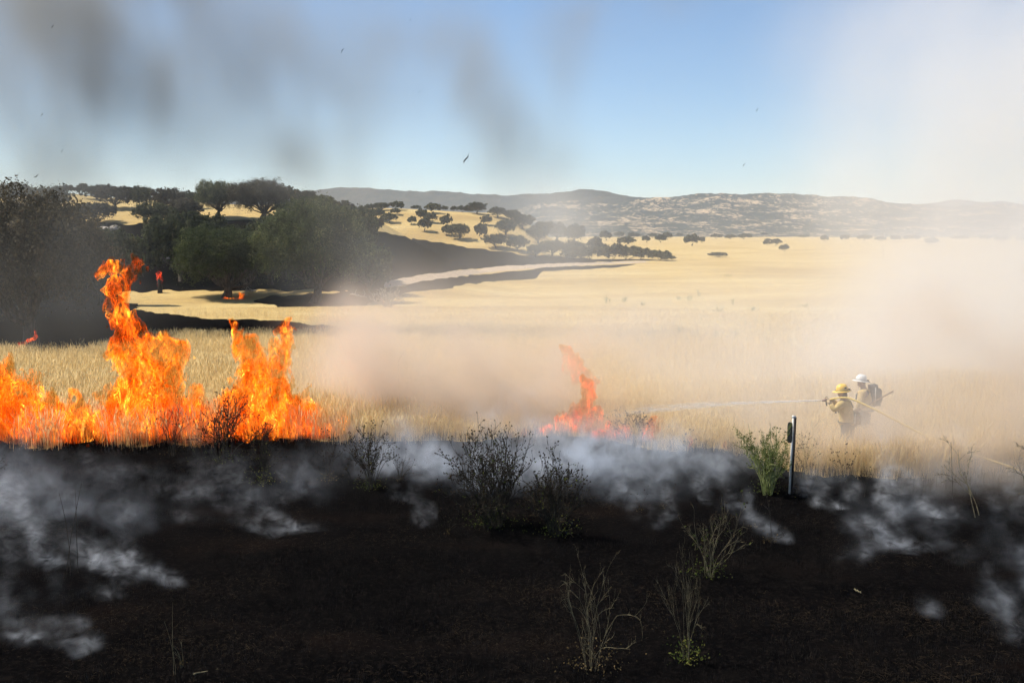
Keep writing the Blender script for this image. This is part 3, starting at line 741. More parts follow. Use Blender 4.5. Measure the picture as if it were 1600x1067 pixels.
# --- the broad bank drifting off to the right and up
mn, mx = (-24, 21, -2.5), (40, 62, 23.5)
dims, X, Y, Z = lattice(mn, mx, .5)
F = puffs(X, Y, Z, SMOKE_BANK, 2.2, .14)
F = cloudy(F, X, Y, Z, .16, .32, 3); F = cloudy(F, X, Y, Z * .7, .42, .32, 8, 3)
F *= sstep(-.2, .5, Z - height(X, Y)); F[F < .0015] = 0
o = field_object('smoke_bank', mn, mx, dims, X, Y, Z, F, 'VOLUME', m_smoke_white)
tag(o, 'broad pale smoke drifting over the right half of the field into the sky', 'smoke', None, 'stuff')

# --- the dense smoke rolling off the fire line
mn, mx = (-9.5, 18.3, -1), (15.5, 36.3, 8)
dims, X, Y, Z = lattice(mn, mx, .16)
F = puffs(X, Y, Z, SMOKE_FRONT, 1.1, .30)
F = cloudy(F, X, Y, Z, .42, .45, 9); F = cloudy(F, X, Y, Z, 1.3, .5, 2, 3)
F *= sstep(-.1, .25, Z - height(X, Y)); F[F < .004] = 0
o = field_object('fire_smoke', mn, mx, dims, X, Y, Z, F, 'VOLUME', m_smoke_fire)
tag(o, 'thick warm grey smoke rolling off the middle of the fire line', 'smoke', None, 'stuff')

# --- low bluish smoke lying on the burnt ground behind the shrubs
mn, mx = (-11, 12.5, -.7), (14, 24.5, 2.3)
dims, X, Y, Z = lattice(mn, mx, .11)
F = puffs(X, Y, Z, SMOKE_LOW, .8, .55)
F = cloudy(F, X, Y, Z, .95, .95, 4, 5)
F *= sstep(0, .12, Z - height(X, Y)); F[F < .006] = 0
o = field_object('low_smoke', mn, mx, dims, X, Y, Z, F, 'VOLUME', m_smoke_low)
tag(o, 'low bluish smoke lying over the black ground behind the charred shrubs', 'smoke', None, 'stuff')

# --- dark smoke hanging in the sky
mn, mx = (-48, 36, -1), (24, 84, 32)
dims, X, Y, Z = lattice(mn, mx, .6)
F = puffs(X, Y, Z, SMOKE_DARK, 2.6, .10)
F = cloudy(F, X * 1.3, Y, Z * .7, .13, .50, 5, 5); F = cloudy(F, X * 1.2, Y, Z * .55, .40, .45, 1, 3)
F *= sstep(-.5, .5, Z - height(X, Y)); F[F < .0008] = 0
o = field_object('dark_smoke', mn, mx, dims, X, Y, Z, F, 'VOLUME', m_smoke_dark)
tag(o, 'dark brownish smoke streaks across the upper left sky', 'smoke', None, 'stuff')

# --- thin smoke among the oaks and over the black slope
mn, mx = (-70, 60, -6), (30, 260, 22)
dims, X, Y, Z = lattice(mn, mx, 1.5)
F = puffs(X, Y, Z, SMOKE_FAR, 7, .035)
F = cloudy(F, X, Y, Z, .05, .5, 2)
F *= sstep(-1, 1, Z - height(X, Y)); F[F < .0004] = 0
o = field_object('drifting_smoke', mn, mx, dims, X, Y, Z, F, 'VOLUME', m_smoke_blue)
tag(o, 'thin bluish smoke veiling the oaks and the black slope', 'smoke', None, 'stuff')

# --- wisps rising from the burnt ground, drawn by carrying particles along a curling wind
def wisps(name, label, mn, mx, h, srcs, nper, mat, gain):
    dims = [int(round((b - a) / h)) + 1 for a, b in zip(mn, mx)]
    ax_ = [np.linspace(a, b, n, dtype=np.float32) for a, b, n in zip(mn, mx, dims)]
    X, Y, Z = np.meshgrid(*ax_, indexing='ij')
    gh = height(X[:, :, 0], Y[:, :, 0])
    vel = [0, 0, 0]
    for sc_, am in ((.8, .50), (2.2, .50), (5.0, .42)):          # curl of a noise potential
        pot = [N(X * sc_, Y * sc_, Z * sc_) * (am / sc_) for N in (N1, N2, N3)]
        gr = [np.gradient(q, h) for q in pot]
        vel[0] = vel[0] + gr[2][1] - gr[1][2]; vel[1] = vel[1] + gr[0][2] - gr[2][0]; vel[2] = vel[2] + gr[1][0] - gr[0][1]
    vel = np.stack(vel, -1).astype(np.float32).reshape(-1, 3)
    r = np.random.default_rng(11)
    P0, PA, WT, LI, DR = [], [], [], [], []
    for (px, py, L, s, lift, drift) in srcs:
        g = G(px, py); n = int(nper * max(L, .5))
        age = r.random(n) ** .75
        P0.append(g[None] + r.normal(size=(n, 3)) * np.array([.04 + .06 * L, .03 + .05 * L, .01]) * r.random((n, 1)) ** .7)
        PA.append(age * L); WT.append(s * (1 - .6 * age)); LI.append(np.full(n, lift)); DR.append(np.full(n, drift))
    p = np.concatenate(P0); L = np.concatenate(PA)[:, None]; w = np.concatenate(WT); lift = np.concatenate(LI); dr = np.concatenate(DR)
    steps = 16; D3 = np.array(dims); o3 = np.array(mn)
    base = np.stack([-.95 * dr, np.full(len(w), .15), lift], 1)
    for k in range(steps):
        dt = L / steps; tr = dt * (k + 1)
        i = np.clip(np.round((p - o3) / h).astype(np.int32), 0, D3 - 1)
        v = vel[(i[:, 0] * dims[1] + i[:, 1]) * dims[2] + i[:, 2]]
        p = p + (base + v * np.clip(.35 + tr * .7, 0, 1.2)) * dt
        p[:, 2] = np.maximum(p[:, 2], gh[i[:, 0], i[:, 1]] + .02 + .05 * tr[:, 0])
    p += r.normal(size=p.shape) * (.006 + .022 * np.minimum(L, 3))
    q = (p - o3) / h
    i = np.floor(q).astype(int); f = q - i
    ok = np.all((i >= 0) & (i < D3 - 1), axis=1)
    i, f, w = i[ok], f[ok], w[ok]
    F = np.zeros(int(np.prod(dims)))
    for a in (0, 1):
        for b in (0, 1):
            for c in (0, 1):
                ww = w * (f[:, 0] if a else 1 - f[:, 0]) * (f[:, 1] if b else 1 - f[:, 1]) * (f[:, 2] if c else 1 - f[:, 2])
                F += np.bincount(((i[:, 0] + a) * dims[1] + i[:, 1] + b) * dims[2] + i[:, 2] + c, ww, F.size)
    F = F.reshape(dims)
    for ax in range(3):
        F = (np.roll(F, 1, ax) + np.roll(F, -1, ax)) * .25 + F * .5
    F *= gain / nper / h ** 3
    ux = X + .30 * N2.fbm(X * 1.6, Y * 1.6, Z * 1.6, 3); uz = Z + .30 * N3.fbm(X * 1.6, Y * 1.6, Z * 1.6, 3)
    nz = N4.fbm(ux * 2.1, Y * 2.1, uz * 2.6, 5, .62); rg = 1 - 2.2 * np.abs(N1.fbm(ux * 3.1, Y * 3.1, uz * 3.6, 4, .6))
    F *= np.clip(.35 + 2.6 * nz + 1.0 * rg, 0, 4)
    F[F < .01] = 0
    o = field_object(name, mn, mx, dims, X, Y, Z, F, 'VOLUME', mat)
    return tag(o, label, 'smoke', None, 'stuff')
wisps('ground_smoke', 'white and bluish wisps of smoke rising from the black ground in the left foreground', (-10.4, 12, -.6), (-1.4, 22.5, 2.6), .065, WISPS_LEFT, 30000, m_smoke_wisp, .034)
wisps('ground_smoke', 'curling wisps of smoke rising from the black ground in the right foreground', (-1.2, 12, -.6), (11.5, 23.5, 2.6), .07, WISPS_RIGHT, 30000, m_smoke_wisp, .034)
# ================================================================= FLAMES
def flamemat(name, strength, fade, red):
    """a thin glowing sheet: only adds light; seen edge-on it is brighter because more of it lies in the line of sight"""
    m, nt, out = newmat(name)
    at = nd(nt, 'ShaderNodeAttribute', attribute_name='heat')
    tc = nd(nt, 'ShaderNodeTexCoord').outputs['Object']
    n = noise_node(nt, 5.0, 4, tc, .6, stretch=(1.6, 1.6, .55), dist=1.2)
    heat = mathn(nt, 'ADD', at.outputs['Fac'], mathn(nt, 'MULTIPLY', mathn(nt, 'SUBTRACT', n, .5), .9))
    hot = (1.0, .72, .20); mid = (1.0, .34, .03); low = (1.0, .10, .004)
    if red: hot, mid, low = (1.0, .34, .10), (1.0, .16, .045), (.9, .06, .03)
    col0 = None
    nl0 = noise_node(nt, 1.5, 3, tc, .6, stretch=(1.5, 1.5, .7), dist=.8)
    heat = mathn(nt, 'ADD', heat, mathn(nt, 'MULTIPLY', mathn(nt, 'SUBTRACT', nl0, .5), 2.2))
    col = ramp(nt, heat, [(.05, low), (.40, mid), (.85, hot)])
    lw = nd(nt, 'ShaderNodeLayerWeight', i_Blend=.5)
    edge = mathn(nt, 'POWER', lw.outputs['Facing'], 2.0)
    st = mathn(nt, 'ADD', mathn(nt, 'MULTIPLY', edge, 1.0), .13)
    nf = noise_node(nt, 13.0, 4, tc, .65, stretch=(1.5, 1.5, .5), dist=2.0)
    fil = mathn(nt, 'POWER', mathn(nt, 'SUBTRACT', 1.0, mathn(nt, 'ABSOLUTE', mathn(nt, 'MULTIPLY', mathn(nt, 'SUBTRACT', nf, .5), 5.0)), clamp=True), 3.0)
    gap = nd(nt, 'ShaderNodeMapRange', interpolation_type='SMOOTHSTEP'); nt.links.new(n, gap.inputs[0]); gap.inputs[1].default_value = .43; gap.inputs[2].default_value = .56
    vis = mathn(nt, 'MULTIPLY', mathn(nt, 'ADD', .10, mathn(nt, 'MULTIPLY', fil, 2.3)), mathn(nt, 'ADD', mathn(nt, 'MULTIPLY', gap.outputs[0], .94), .06))
    nl = noise_node(nt, 1.5, 3, tc, .6, stretch=(1.5, 1.5, .7), dist=.8)
    mr = nd(nt, 'ShaderNodeMapRange'); nt.links.new(nl, mr.inputs[0]); mr.inputs[1].default_value = .36; mr.inputs[2].default_value = .66; mr.inputs[3].default_value = .12; mr.inputs[4].default_value = 1.9
    st = mathn(nt, 'MULTIPLY', mathn(nt, 'MULTIPLY', st, mathn(nt, 'MULTIPLY', vis, mr.outputs[0])), strength)
    heat = mathn(nt, 'ADD', heat, mathn(nt, 'MULTIPLY', mathn(nt, 'SUBTRACT', mr.outputs[0], .8), .28))
    st = mathn(nt, 'MULTIPLY', st, mathn(nt, 'ADD', mathn(nt, 'MULTIPLY', heat, .9), .45, clamp=False))
    em = nd(nt, 'ShaderNodeEmission'); nt.links.new(col, em.inputs[0]); nt.links.new(st, em.inputs[1])
    tr = nd(nt, 'ShaderNodeBsdfTransparent'); tr.inputs[0].default_value = (fade, fade * .93, fade * .80, 1)
    ad = nd(nt, 'ShaderNodeAddShader'); nt.links.new(em.outputs[0], ad.inputs[0]); nt.links.new(tr.outputs[0], ad.inputs[1])
    nt.links.new(ad.outputs[0], out.inputs[0])
    m.cycles.emission_sampling = 'NONE'
    return m
m_flame = flamemat('flame', .85, .96, False)
m_flame_red = flamemat('red_flame', .6, .96, True)

def seg_field(X, Y, Z, pts):
    """1 on the spine, 0 at the radius, over polyline pts [(pos, radius)] """
    best = np.full(X.shape, -9, np.float32)
    for (a, ra), (b, rb) in zip(pts[:-1], pts[1:]):
        d = b - a; L2 = float(d @ d) + 1e-9
        t = np.clip(((X - a[0]) * d[0] + (Y - a[1]) * d[1] + (Z - a[2]) * d[2]) / L2, 0, 1)
        q = np.sqrt((X - a[0] - t * d[0]) ** 2 + ((Y - a[1] - t * d[1]) * 1.0) ** 2 + (Z - a[2] - t * d[2]) ** 2)
        best = np.maximum(best, 1 - q / (ra + (rb - ra) * t))
    return best
def flame(label, D, spines, h=.04, turb=.75, mat=None, seed=0, group='flames along the fire line', levels=(.5, .78, 1.02), name='flame'):
    """spines: polylines [(px, py, radius px)] from the root up, all at about depth D"""
    S = []
    s = D / FPX
    for sp in spines:
        off = 0.0
        S.append([(P(px, py, D + off), r * s) for px, py, r in sp])
    allp = np.array([p for q in S for p, _ in q]); mr = max(r for q in S for _, r in q) * 1.5
    root = allp[np.argmin(allp[:, 2])].copy()
    mn = allp.min(0) - mr - .2; mx = allp.max(0) + mr + .2
    mn[2] = max(mn[2], float(height(root[0], root[1])) - .15)
    # keep the lattice modest
    vol = np.prod(mx - mn) / h ** 3
    if vol > 1.6e6: h *= (vol / 1.6e6) ** (1 / 3)
    dims, X, Y, Z = lattice(tuple(mn), tuple(mx), h)
    rel = Z - mn[2]
    rm = max(r for q in S for _, r in q); ks = float(np.clip(.30 / rm, 1, 5))
    w = np.minimum(.46 * np.clip(.25 + rel * .5, .25, 1.1), rm * 1.1)
    k = 1.15 * ks
    ph = seed * 3.7
    wx = X + w * N1.fbm(X * k + ph, Y * k, Z * .62 * k - ph, 4, .6); wy = Y + w * N2.fbm(X * k, Y * k + ph, Z * .62 * k, 3, .6); wz = Z + w * 1.3 * N3.fbm(X * k, Y * k, Z * .6 * k + ph, 4, .6)
    w2 = np.minimum(.13 * np.clip(.3 + rel, .3, 1), rm * .35)
    wx, wy, wz = wx + w2 * N2.fbm(X * 3.4, Y * 3.4, Z * 2.2 + ph, 3, .6), wy + w2 * N3.fbm(X * 3.4, Y * 3.4 + ph, Z * 2.2, 3, .6), wz + w2 * N4.fbm(X * 3.4 + ph, Y * 3.4, Z * 2.2, 3, .6)
    F = np.full(X.shape, -9, np.float32)
    for q in S: F = np.maximum(F, seg_field(wx, wy, wz, q))
    n = N4.fbm(wx * 2.9 * ks + ph, wy * 2.9 * ks, wz * 1.4 * ks, 5, .64)
    n2 = 1 - 2 * np.abs(N1.fbm(wx * 2.9 * ks, wy * 2.9 * ks + ph, wz * 1.5 * ks, 4, .6))
    F = np.clip(F * 1.0, -1.5, 1) + turb * (n * 1.05 + n2 * .45)
    F = np.clip(F + .5, 0, 3)
    # open towards the lattice faces
    F[0] = F[-1] = 0; F[:, 0] = F[:, -1] = 0; F[:, :, -1] = 0; F[:, :, 0] = 0
    Vs, Fs, H = [], [], []; nv = 0
    for li, lv in enumerate(levels):
        me = iso_mesh('tmp', tuple(float(a) for a in mn), tuple(float(a) for a in mx), dims, X, Y, Z, F, lv)
        nvv = len(me.vertices)
        if nvv == 0: bpy.data.meshes.remove(me); continue
        co = np.zeros(nvv * 3, np.float32); me.vertices.foreach_get('co', co); co = co.reshape(-1, 3)
        me.calc_loop_triangles()
        nt_ = len(me.loop_triangles); tri = np.zeros(nt_ * 3, np.int32); me.loop_triangles.foreach_get('vertices', tri)
        bpy.data.meshes.remove(me)
        Vs.append(co); Fs.append(tri.reshape(-1, 3) + nv); nv += nvv
        up = np.clip((co[:, 2] - mn[2]) / max(mx[2] - mn[2], .1), 0, 1)
        H.append(.15 + .30 * li + .30 * (1 - up))
    if not Vs: print('EMPTY FLAME', label); return None
    V = np.concatenate(Vs)
    base = np.array([root[0], root[1], float(height(root[0], root[1]))])
    me = mesh_np('flame', V - base.astype(np.float32), np.concatenate(Fs), True)
    fattr(me, 'heat', np.concatenate(H))
    o = link(name, me, mat or m_flame, None, base)
    return tag(o, label, 'flame', group)

flame('wide orange flame spilling in from the left edge of the photo', 25.3, [[(-40, 680, 40), (-30, 620, 34), (0, 600, 22)], [(10, 697, 30), (12, 640, 38), (20, 600, 26)], [(50, 704, 24), (52, 650, 26), (66, 620, 10)], [(85, 680, 16), (70, 650, 14)]], seed=1)
flame('low ragged flames in the grass between the left edge and the tall column', 25.2, [[(95, 685, 14), (98, 660, 12), (90, 640, 5)], [(130, 678, 14), (128, 650, 14), (122, 615, 6)], [(160, 680, 16), (155, 650, 14), (150, 630, 5)], [(110, 668, 12), (140, 660, 12), (175, 668, 12)]], seed=2, turb=.9)
flame('tallest flame, a twisting orange column rising in front of the dark oaks', 25.4,
      [[(205, 700, 40), (212, 640, 40), (222, 590, 34), (215, 540, 22), (202, 505, 13), (192, 472, 14), (202, 445, 11), (182, 428, 8), (186, 414, 5)],
       [(235, 640, 34), (250, 580, 30), (255, 540, 20), (268, 525, 8)], [(250, 700, 20), (262, 640, 20), (275, 600, 10)], [(200, 505, 14), (186, 520, 8)]], h=.035, seed=3, turb=.72)
flame('flames right of the tall column licking through charred twigs', 25.2, [[(290, 702, 18), (290, 650, 20), (300, 615, 10)], [(315, 688, 18), (312, 655, 16), (325, 635, 6)], [(255, 688, 14), (270, 660, 14)], [(345, 690, 12), (350, 660, 10)]], seed=4, turb=.9)
flame('broad second flame with two pointed tips, right of the tallest column', 25.5,
      [[(395, 690, 36), (398, 630, 36), (395, 580, 24), (385, 545, 14), (376, 522, 7)], [(425, 680, 30), (432, 620, 28), (436, 570, 20), (444, 535, 12), (446, 520, 6)],
       [(455, 690, 24), (462, 650, 20), (455, 610, 12)], [(372, 680, 16), (372, 620, 16), (370, 590, 8)]], h=.035, seed=5)
flame('low flame tongue trailing off right of the two tipped flame', 25.3, [[(480, 688, 16), (478, 660, 12), (487, 630, 5)], [(505, 684, 13), (515, 665, 9)], [(525, 685, 9), (532, 660, 7), (540, 648, 4)]], seed=6, turb=.95)
flame('detached flame shred floating above the smoke in the middle of the field', 28.5, [[(916, 600, 12), (903, 585, 17), (890, 568, 13), (880, 548, 7)], [(916, 600, 8), (924, 612, 5)]], h=.035, seed=7, turb=.8, mat=m_flame_red)
flame('pale orange flame at the fire line below the floating shred', 25.6, [[(915, 692, 17), (908, 660, 18), (918, 632, 12), (924, 612, 8), (916, 596, 9)], [(930, 680, 12), (936, 645, 7)], [(885, 688, 12), (878, 668, 8), (874, 655, 4)], [(850, 684, 11), (858, 670, 7)], [(845, 690, 9), (940, 692, 10)]], h=.03, seed=8, turb=.9, mat=m_flame_red)
flame('red ground fire in the brush right of the pale orange flame', 24.9, [[(935, 688, 10), (972, 692, 12), (1000, 696, 9), (1030, 702, 6)], [(960, 690, 10), (952, 668, 8)], [(985, 690, 9), (980, 672, 6)], [(1006, 694, 7), (1016, 672, 6), (1024, 658, 4)]], h=.03, seed=9, turb=.9, mat=m_flame_red)
flame('small orange flare on the tip of the burning brush in the water spray', 25.6, [[(1018, 656, 4), (1026, 653, 6), (1036, 655, 3)]], h=.025, seed=10, turb=.6)
flame('faint flame low in the smoke left of the middle shrub', 25.4, [[(800, 682, 8), (815, 680, 9), (830, 676, 5)], [(815, 680, 8), (822, 664, 4)]], h=.03, seed=11, turb=1.0, mat=m_flame_red)
flame('small flames at the foot of the forked oak', float(G(352, 466)[1]) - 1.0, [[(352, 467, 2), (366, 469, 3), (374, 472, 3), (378, 466, 3), (376, 461, 2)]], h=.07, seed=12, turb=.8, group='small fires under the oaks')
flame('small flame on a burning stump behind the tall column', float(G(250, 452)[1]), [[(249, 444, 3), (251, 436, 4), (247, 428, 2)]], h=.07, seed=13, turb=.8, mat=m_flame_red, group='small fires under the oaks')
flame('dim red flames at the base of the huge left oak', float(G(50, 548)[1]), [[(28, 541, 3), (40, 534, 2.5), (52, 526, 2.5), (56, 516, 2)]], h=.03, seed=14, turb=.6, mat=m_flame_red, group='small fires under the oaks')
for lb, D_, sp, sd in [('tiny flame touching the grass just right of the marker post', 22.3, [(1256, 742, 4), (1262, 733, 4), (1265, 726, 2)], 15), ('tiny flame hidden behind the marker post foot', 22.3, [(1240, 738, 3), (1245, 730, 3)], 17),
                       ('tiny flame under the firefighters at the grass edge', 21.5, [(1335, 747, 3), (1350, 744, 3), (1356, 736, 2)], 18), ('thin flame in the grass edge left of the green shrub', 23.8, [(1140, 706, 4), (1130, 695, 3), (1134, 685, 2)], 16),
                       ('thin flame above the black rise, farther left', 23.8, [(1070, 706, 4), (1078, 694, 3), (1074, 684, 2)], 19), ('thin flame directly behind the green shrub', 23.6, [(1178, 712, 4), (1172, 700, 3)], 20)]:
    flame(lb, D_, [sp], h=.022, seed=sd, turb=.6, mat=m_flame_red)
# ================================================================= GRASS AND GROUND LITTER
m_straw, nt, out = newmat('standing_straw')
geo = nd(nt, 'ShaderNodeNewGeometry'); oi = nd(nt, 'ShaderNodeObjectInfo')
tcg = nd(nt, 'ShaderNodeTexCoord').outputs['Object']
f = mathn(nt, 'ADD', mathn(nt, 'MULTIPLY', geo.outputs['Random Per Island'], .7), mathn(nt, 'MULTIPLY', oi.outputs['Random'], .3))
col = ramp(nt, f, [(.05, (.42, .28, .11)), (.4, (.74, .55, .26)), (.8, (.84, .68, .38))])
d = nd(nt, 'ShaderNodeBsdfDiffuse'); t = nd(nt, 'ShaderNodeBsdfTranslucent')
nt.links.new(col, d.inputs[0]); nt.links.new(col, t.inputs[0])
mx_ = nd(nt, 'ShaderNodeMixShader', i_0=.45); nt.links.new(d.outputs[0], mx_.inputs[1]); nt.links.new(t.outputs[0], mx_.inputs[2]); nt.links.new(mx_.outputs[0], out.inputs[0])
m_char = simple('charred_stalk', (.004, .004, .004), (.030, .024, .020), 30, .9, .2, .002, .05)
m_litter = simple('scorched_litter', (.008, .006, .005), (.075, .052, .030), 5, .9, .2, .002, .05)

def tuft(seed, n, h, spread, w, heads=True):
    r = np.random.default_rng(seed); V = []; Qs = []; k = 0
    for i in range(n):
        a = r.uniform(0, 6.28); b = np.array([r.normal() * spread, r.normal() * spread, -.03])
        L = h * r.uniform(.55, 1.1); lean = r.uniform(.05, .38); d = np.array([math.cos(a), math.sin(a), 0])
        s = np.array([-math.sin(a + r.normal() * .8), math.cos(a), 0]); s /= np.linalg.norm(s)
        pts = [b + d * lean * L * q ** 2 + np.array([0, 0, L * q * (1 - .12 * q)]) for q in (0, .4, .75, 1.0)]
        ws = [w, w * .85, w * .6, w * .15]
        if heads: pts = pts[:3] + [pts[2] + (pts[3] - pts[2]) * .5, pts[3]]; ws = [w * .7, w * .55, w * .45, w * 1.5, w * .2]
        for p, q in zip(pts, ws): V += [p - s * q, p + s * q]
        m = len(pts)
        for j in range(m - 1): Qs.append([k + 2 * j, k + 2 * j + 1, k + 2 * j + 3, k + 2 * j + 2])
        k += 2 * m
    return mesh_np('grass_tuft', np.array(V), np.array(Qs))

def scatter(name, label, pts, scale, tufts, mat, cat):
    """one object: its points carry instances of the tufts (stuff nobody could count)"""
    me = mesh_np(name, np.asarray(pts), [np.zeros((0, 3), int)]) if False else bpy.data.meshes.new(name)
    me.vertices.add(len(pts)); me.vertices.foreach_set('co', np.asarray(pts, np.float32).ravel())
    a = me.attributes.new('s', 'FLOAT', 'POINT'); a.data.foreach_set('value', np.asarray(scale, np.float32))
    a = me.attributes.new('k', 'INT', 'POINT'); a.data.foreach_set('value', rng.integers(0, len(tufts), len(pts)).astype(np.int32))
    a = me.attributes.new('r', 'FLOAT', 'POINT'); a.data.foreach_set('value', rng.uniform(0, 6.28, len(pts)).astype(np.float32))
    me.materials.append(mat)
    o = bpy.data.objects.new(name, me); C.objects.link(o)
    ng = bpy.data.node_groups.new(name, 'GeometryNodeTree')
    ng.interface.new_socket('Geometry', in_out='INPUT', socket_type='NodeSocketGeometry')
    ng.interface.new_socket('Geometry', in_out='OUTPUT', socket_type='NodeSocketGeometry')
    N = ng.nodes.new; L = ng.links.new
    gi, go = N('NodeGroupInput'), N('NodeGroupOutput')
    iop = N('GeometryNodeInstanceOnPoints')
    gt = N('GeometryNodeGeometryToInstance')
    for tm in tufts:
        if len(tm.materials) == 0: tm.materials.append(mat)
        to = bpy.data.objects.new('grass_tuft_source', tm)      # never linked to the scene, only read by the node
        q = N('GeometryNodeObjectInfo'); q.inputs[0].default_value = to; q.inputs['As Instance'].default_value = True
        L(q.outputs['Geometry'], gt.inputs[0])
    def na(nm, ty):
        q = N('GeometryNodeInputNamedAttribute'); q.data_type = ty; q.inputs[0].default_value = nm; return q.outputs[0]
    L(gi.outputs[0], iop.inputs['Points']); L(gt.outputs[0], iop.inputs['Instance'])
    iop.inputs['Pick Instance'].default_value = True
    L(na('k', 'INT'), iop.inputs['Instance Index'])
    cx = N('ShaderNodeCombineXYZ'); L(na('r', 'FLOAT'), cx.inputs[2]); L(cx.outputs[0], iop.inputs['Rotation'])
    L(na('s', 'FLOAT'), iop.inputs['Scale']); L(iop.outputs[0], go.inputs[0])
    o.modifiers.new('scatter', 'NODES').node_group = ng
    return tag(o, label, cat, None, 'stuff')

def rand_field(n, y0, y1, half=.60, bias=1.0):
    y = y0 + (y1 - y0) * rng.random(n) ** bias
    x = (rng.random(n) * 2 - 1) * (y * half + 3)
    return x, y
# tall grass from the fire line back
x, y = rand_field(60000, 20.5, 100, .56, 1.5)
b_, r_ = masks(x, y)
dist_e = y - edge_y(x)
n_ = N2.fbm(x * .25, y * .25, 4.4, 3)
ok = (~b_) & (~r_) & (dist_e > .05) & (rng.random(len(x)) < (.85 + .5 * n_) * np.interp(y, [20, 36, 60, 100], [1, 1, .45, .05]))
x, y = x[ok], y[ok]
sc_ = (.85 + .25 * N3.fbm(x * .2, y * .2, 8, 3)) * np.interp(y, [20, 38, 60, 100], [1.0, .95, .6, .4]) * rng.uniform(.8, 1.15, len(x)) * np.interp(x, [-12, -3, 3, 9], [1.12, .9, .68, .95])
T1 = [tuft(s, 24, .95, .16, .0058) for s in range(5)]
scatter('dry_grass', 'tall pale oat grass standing behind the fire line', np.stack([x, y, height(x, y)], 1), sc_, T1, m_straw, 'grass')
# scorched stalks right at the burning margin
x = rng.uniform(-13, 14, 1500); y = edge_y(x) + rng.normal(size=1500) * .35 - .1
scatter('charred_stalks', 'short charred stalks along the burning margin', np.stack([x, y, height(x, y)], 1), rng.uniform(.3, .8, 1500), [tuft(40 + s, 9, .6, .12, .005, False) for s in range(3)], m_char, 'grass')
# charred stubble and pale straws over the burnt ground
x, y = rand_field(9000, 9.5, 24, .58, .9)
ok = y < edge_y(x) - .1
n_ = N1.fbm(x * .5, y * .9, 6.6, 3)
x, y, n_ = x[ok], y[ok], n_[ok]
z = height(x, y)
k = n_ < .25
scatter('burnt_stubble', 'low black stubble covering the burnt ground', np.stack([x, y, z], 1)[k], rng.uniform(.35, 1.0, k.sum()), [tuft(50 + s, 12, .13, .10, .0035, False) for s in range(4)], m_char, 'stubble')
x, y = rand_field(9000, 9.5, 24, .58, .9)
ok = (y < edge_y(x) - .1) & (N1.fbm(x * .45, y * .9, 2.6, 3) > -.1 + .7 * rng.random(len(x)))
x, y = x[ok], y[ok]
def litter(seed):
    r = np.random.default_rng(seed); mb = MB()
    for i in range(16):
        a = r.uniform(0, 6.28); p = r.normal(size=3) * [.22, .22, 0] + [0, 0, .015]; L = r.uniform(.02, .07)
        d = np.array([math.cos(a), math.sin(a), r.normal() * .25])
        mb.tube([p, p + d * L * .5 + [0, 0, .008], p + d * L], [.0015, .0015, .0008], 3, False)
    return mb.mesh('litter')
scatter('scorched_litter', 'scorched brown straw bits lying in patches on the black ground', np.stack([x, y, height(x, y)], 1), rng.uniform(.6, 1.3, len(x)), [litter(s) for s in range(5)], m_litter, 'litter')

# ================================================================= CHARRED SHRUBS
m_stem_black = simple('blackened_stem', (.008, .007, .006), (.045, .038, .028), 14, .85, .3, .002, .15)
m_stem_pale = simple('pale_stem', (.06, .052, .028), (.20, .17, .10), 10, .8, .3, .002, .2)
m_stem_green = simple('green_stem', (.12, .15, .045), (.32, .34, .13), 6, .7, .2, .002, .2)
m_head = simple('dark_seed_head', (.008, .007, .006), (.05, .035, .02), 30, .9, .3, .002, .05)
m_shleaf = leafmat('green_yellow_leaves', (.03, .045, .012), (.085, .11, .025), (.26, .22, .06), .4, 3)
m_dryleaf = leafmat('scorched_leaves', (.03, .025, .012), (.09, .065, .03), (.25, .18, .09), .3, 3)

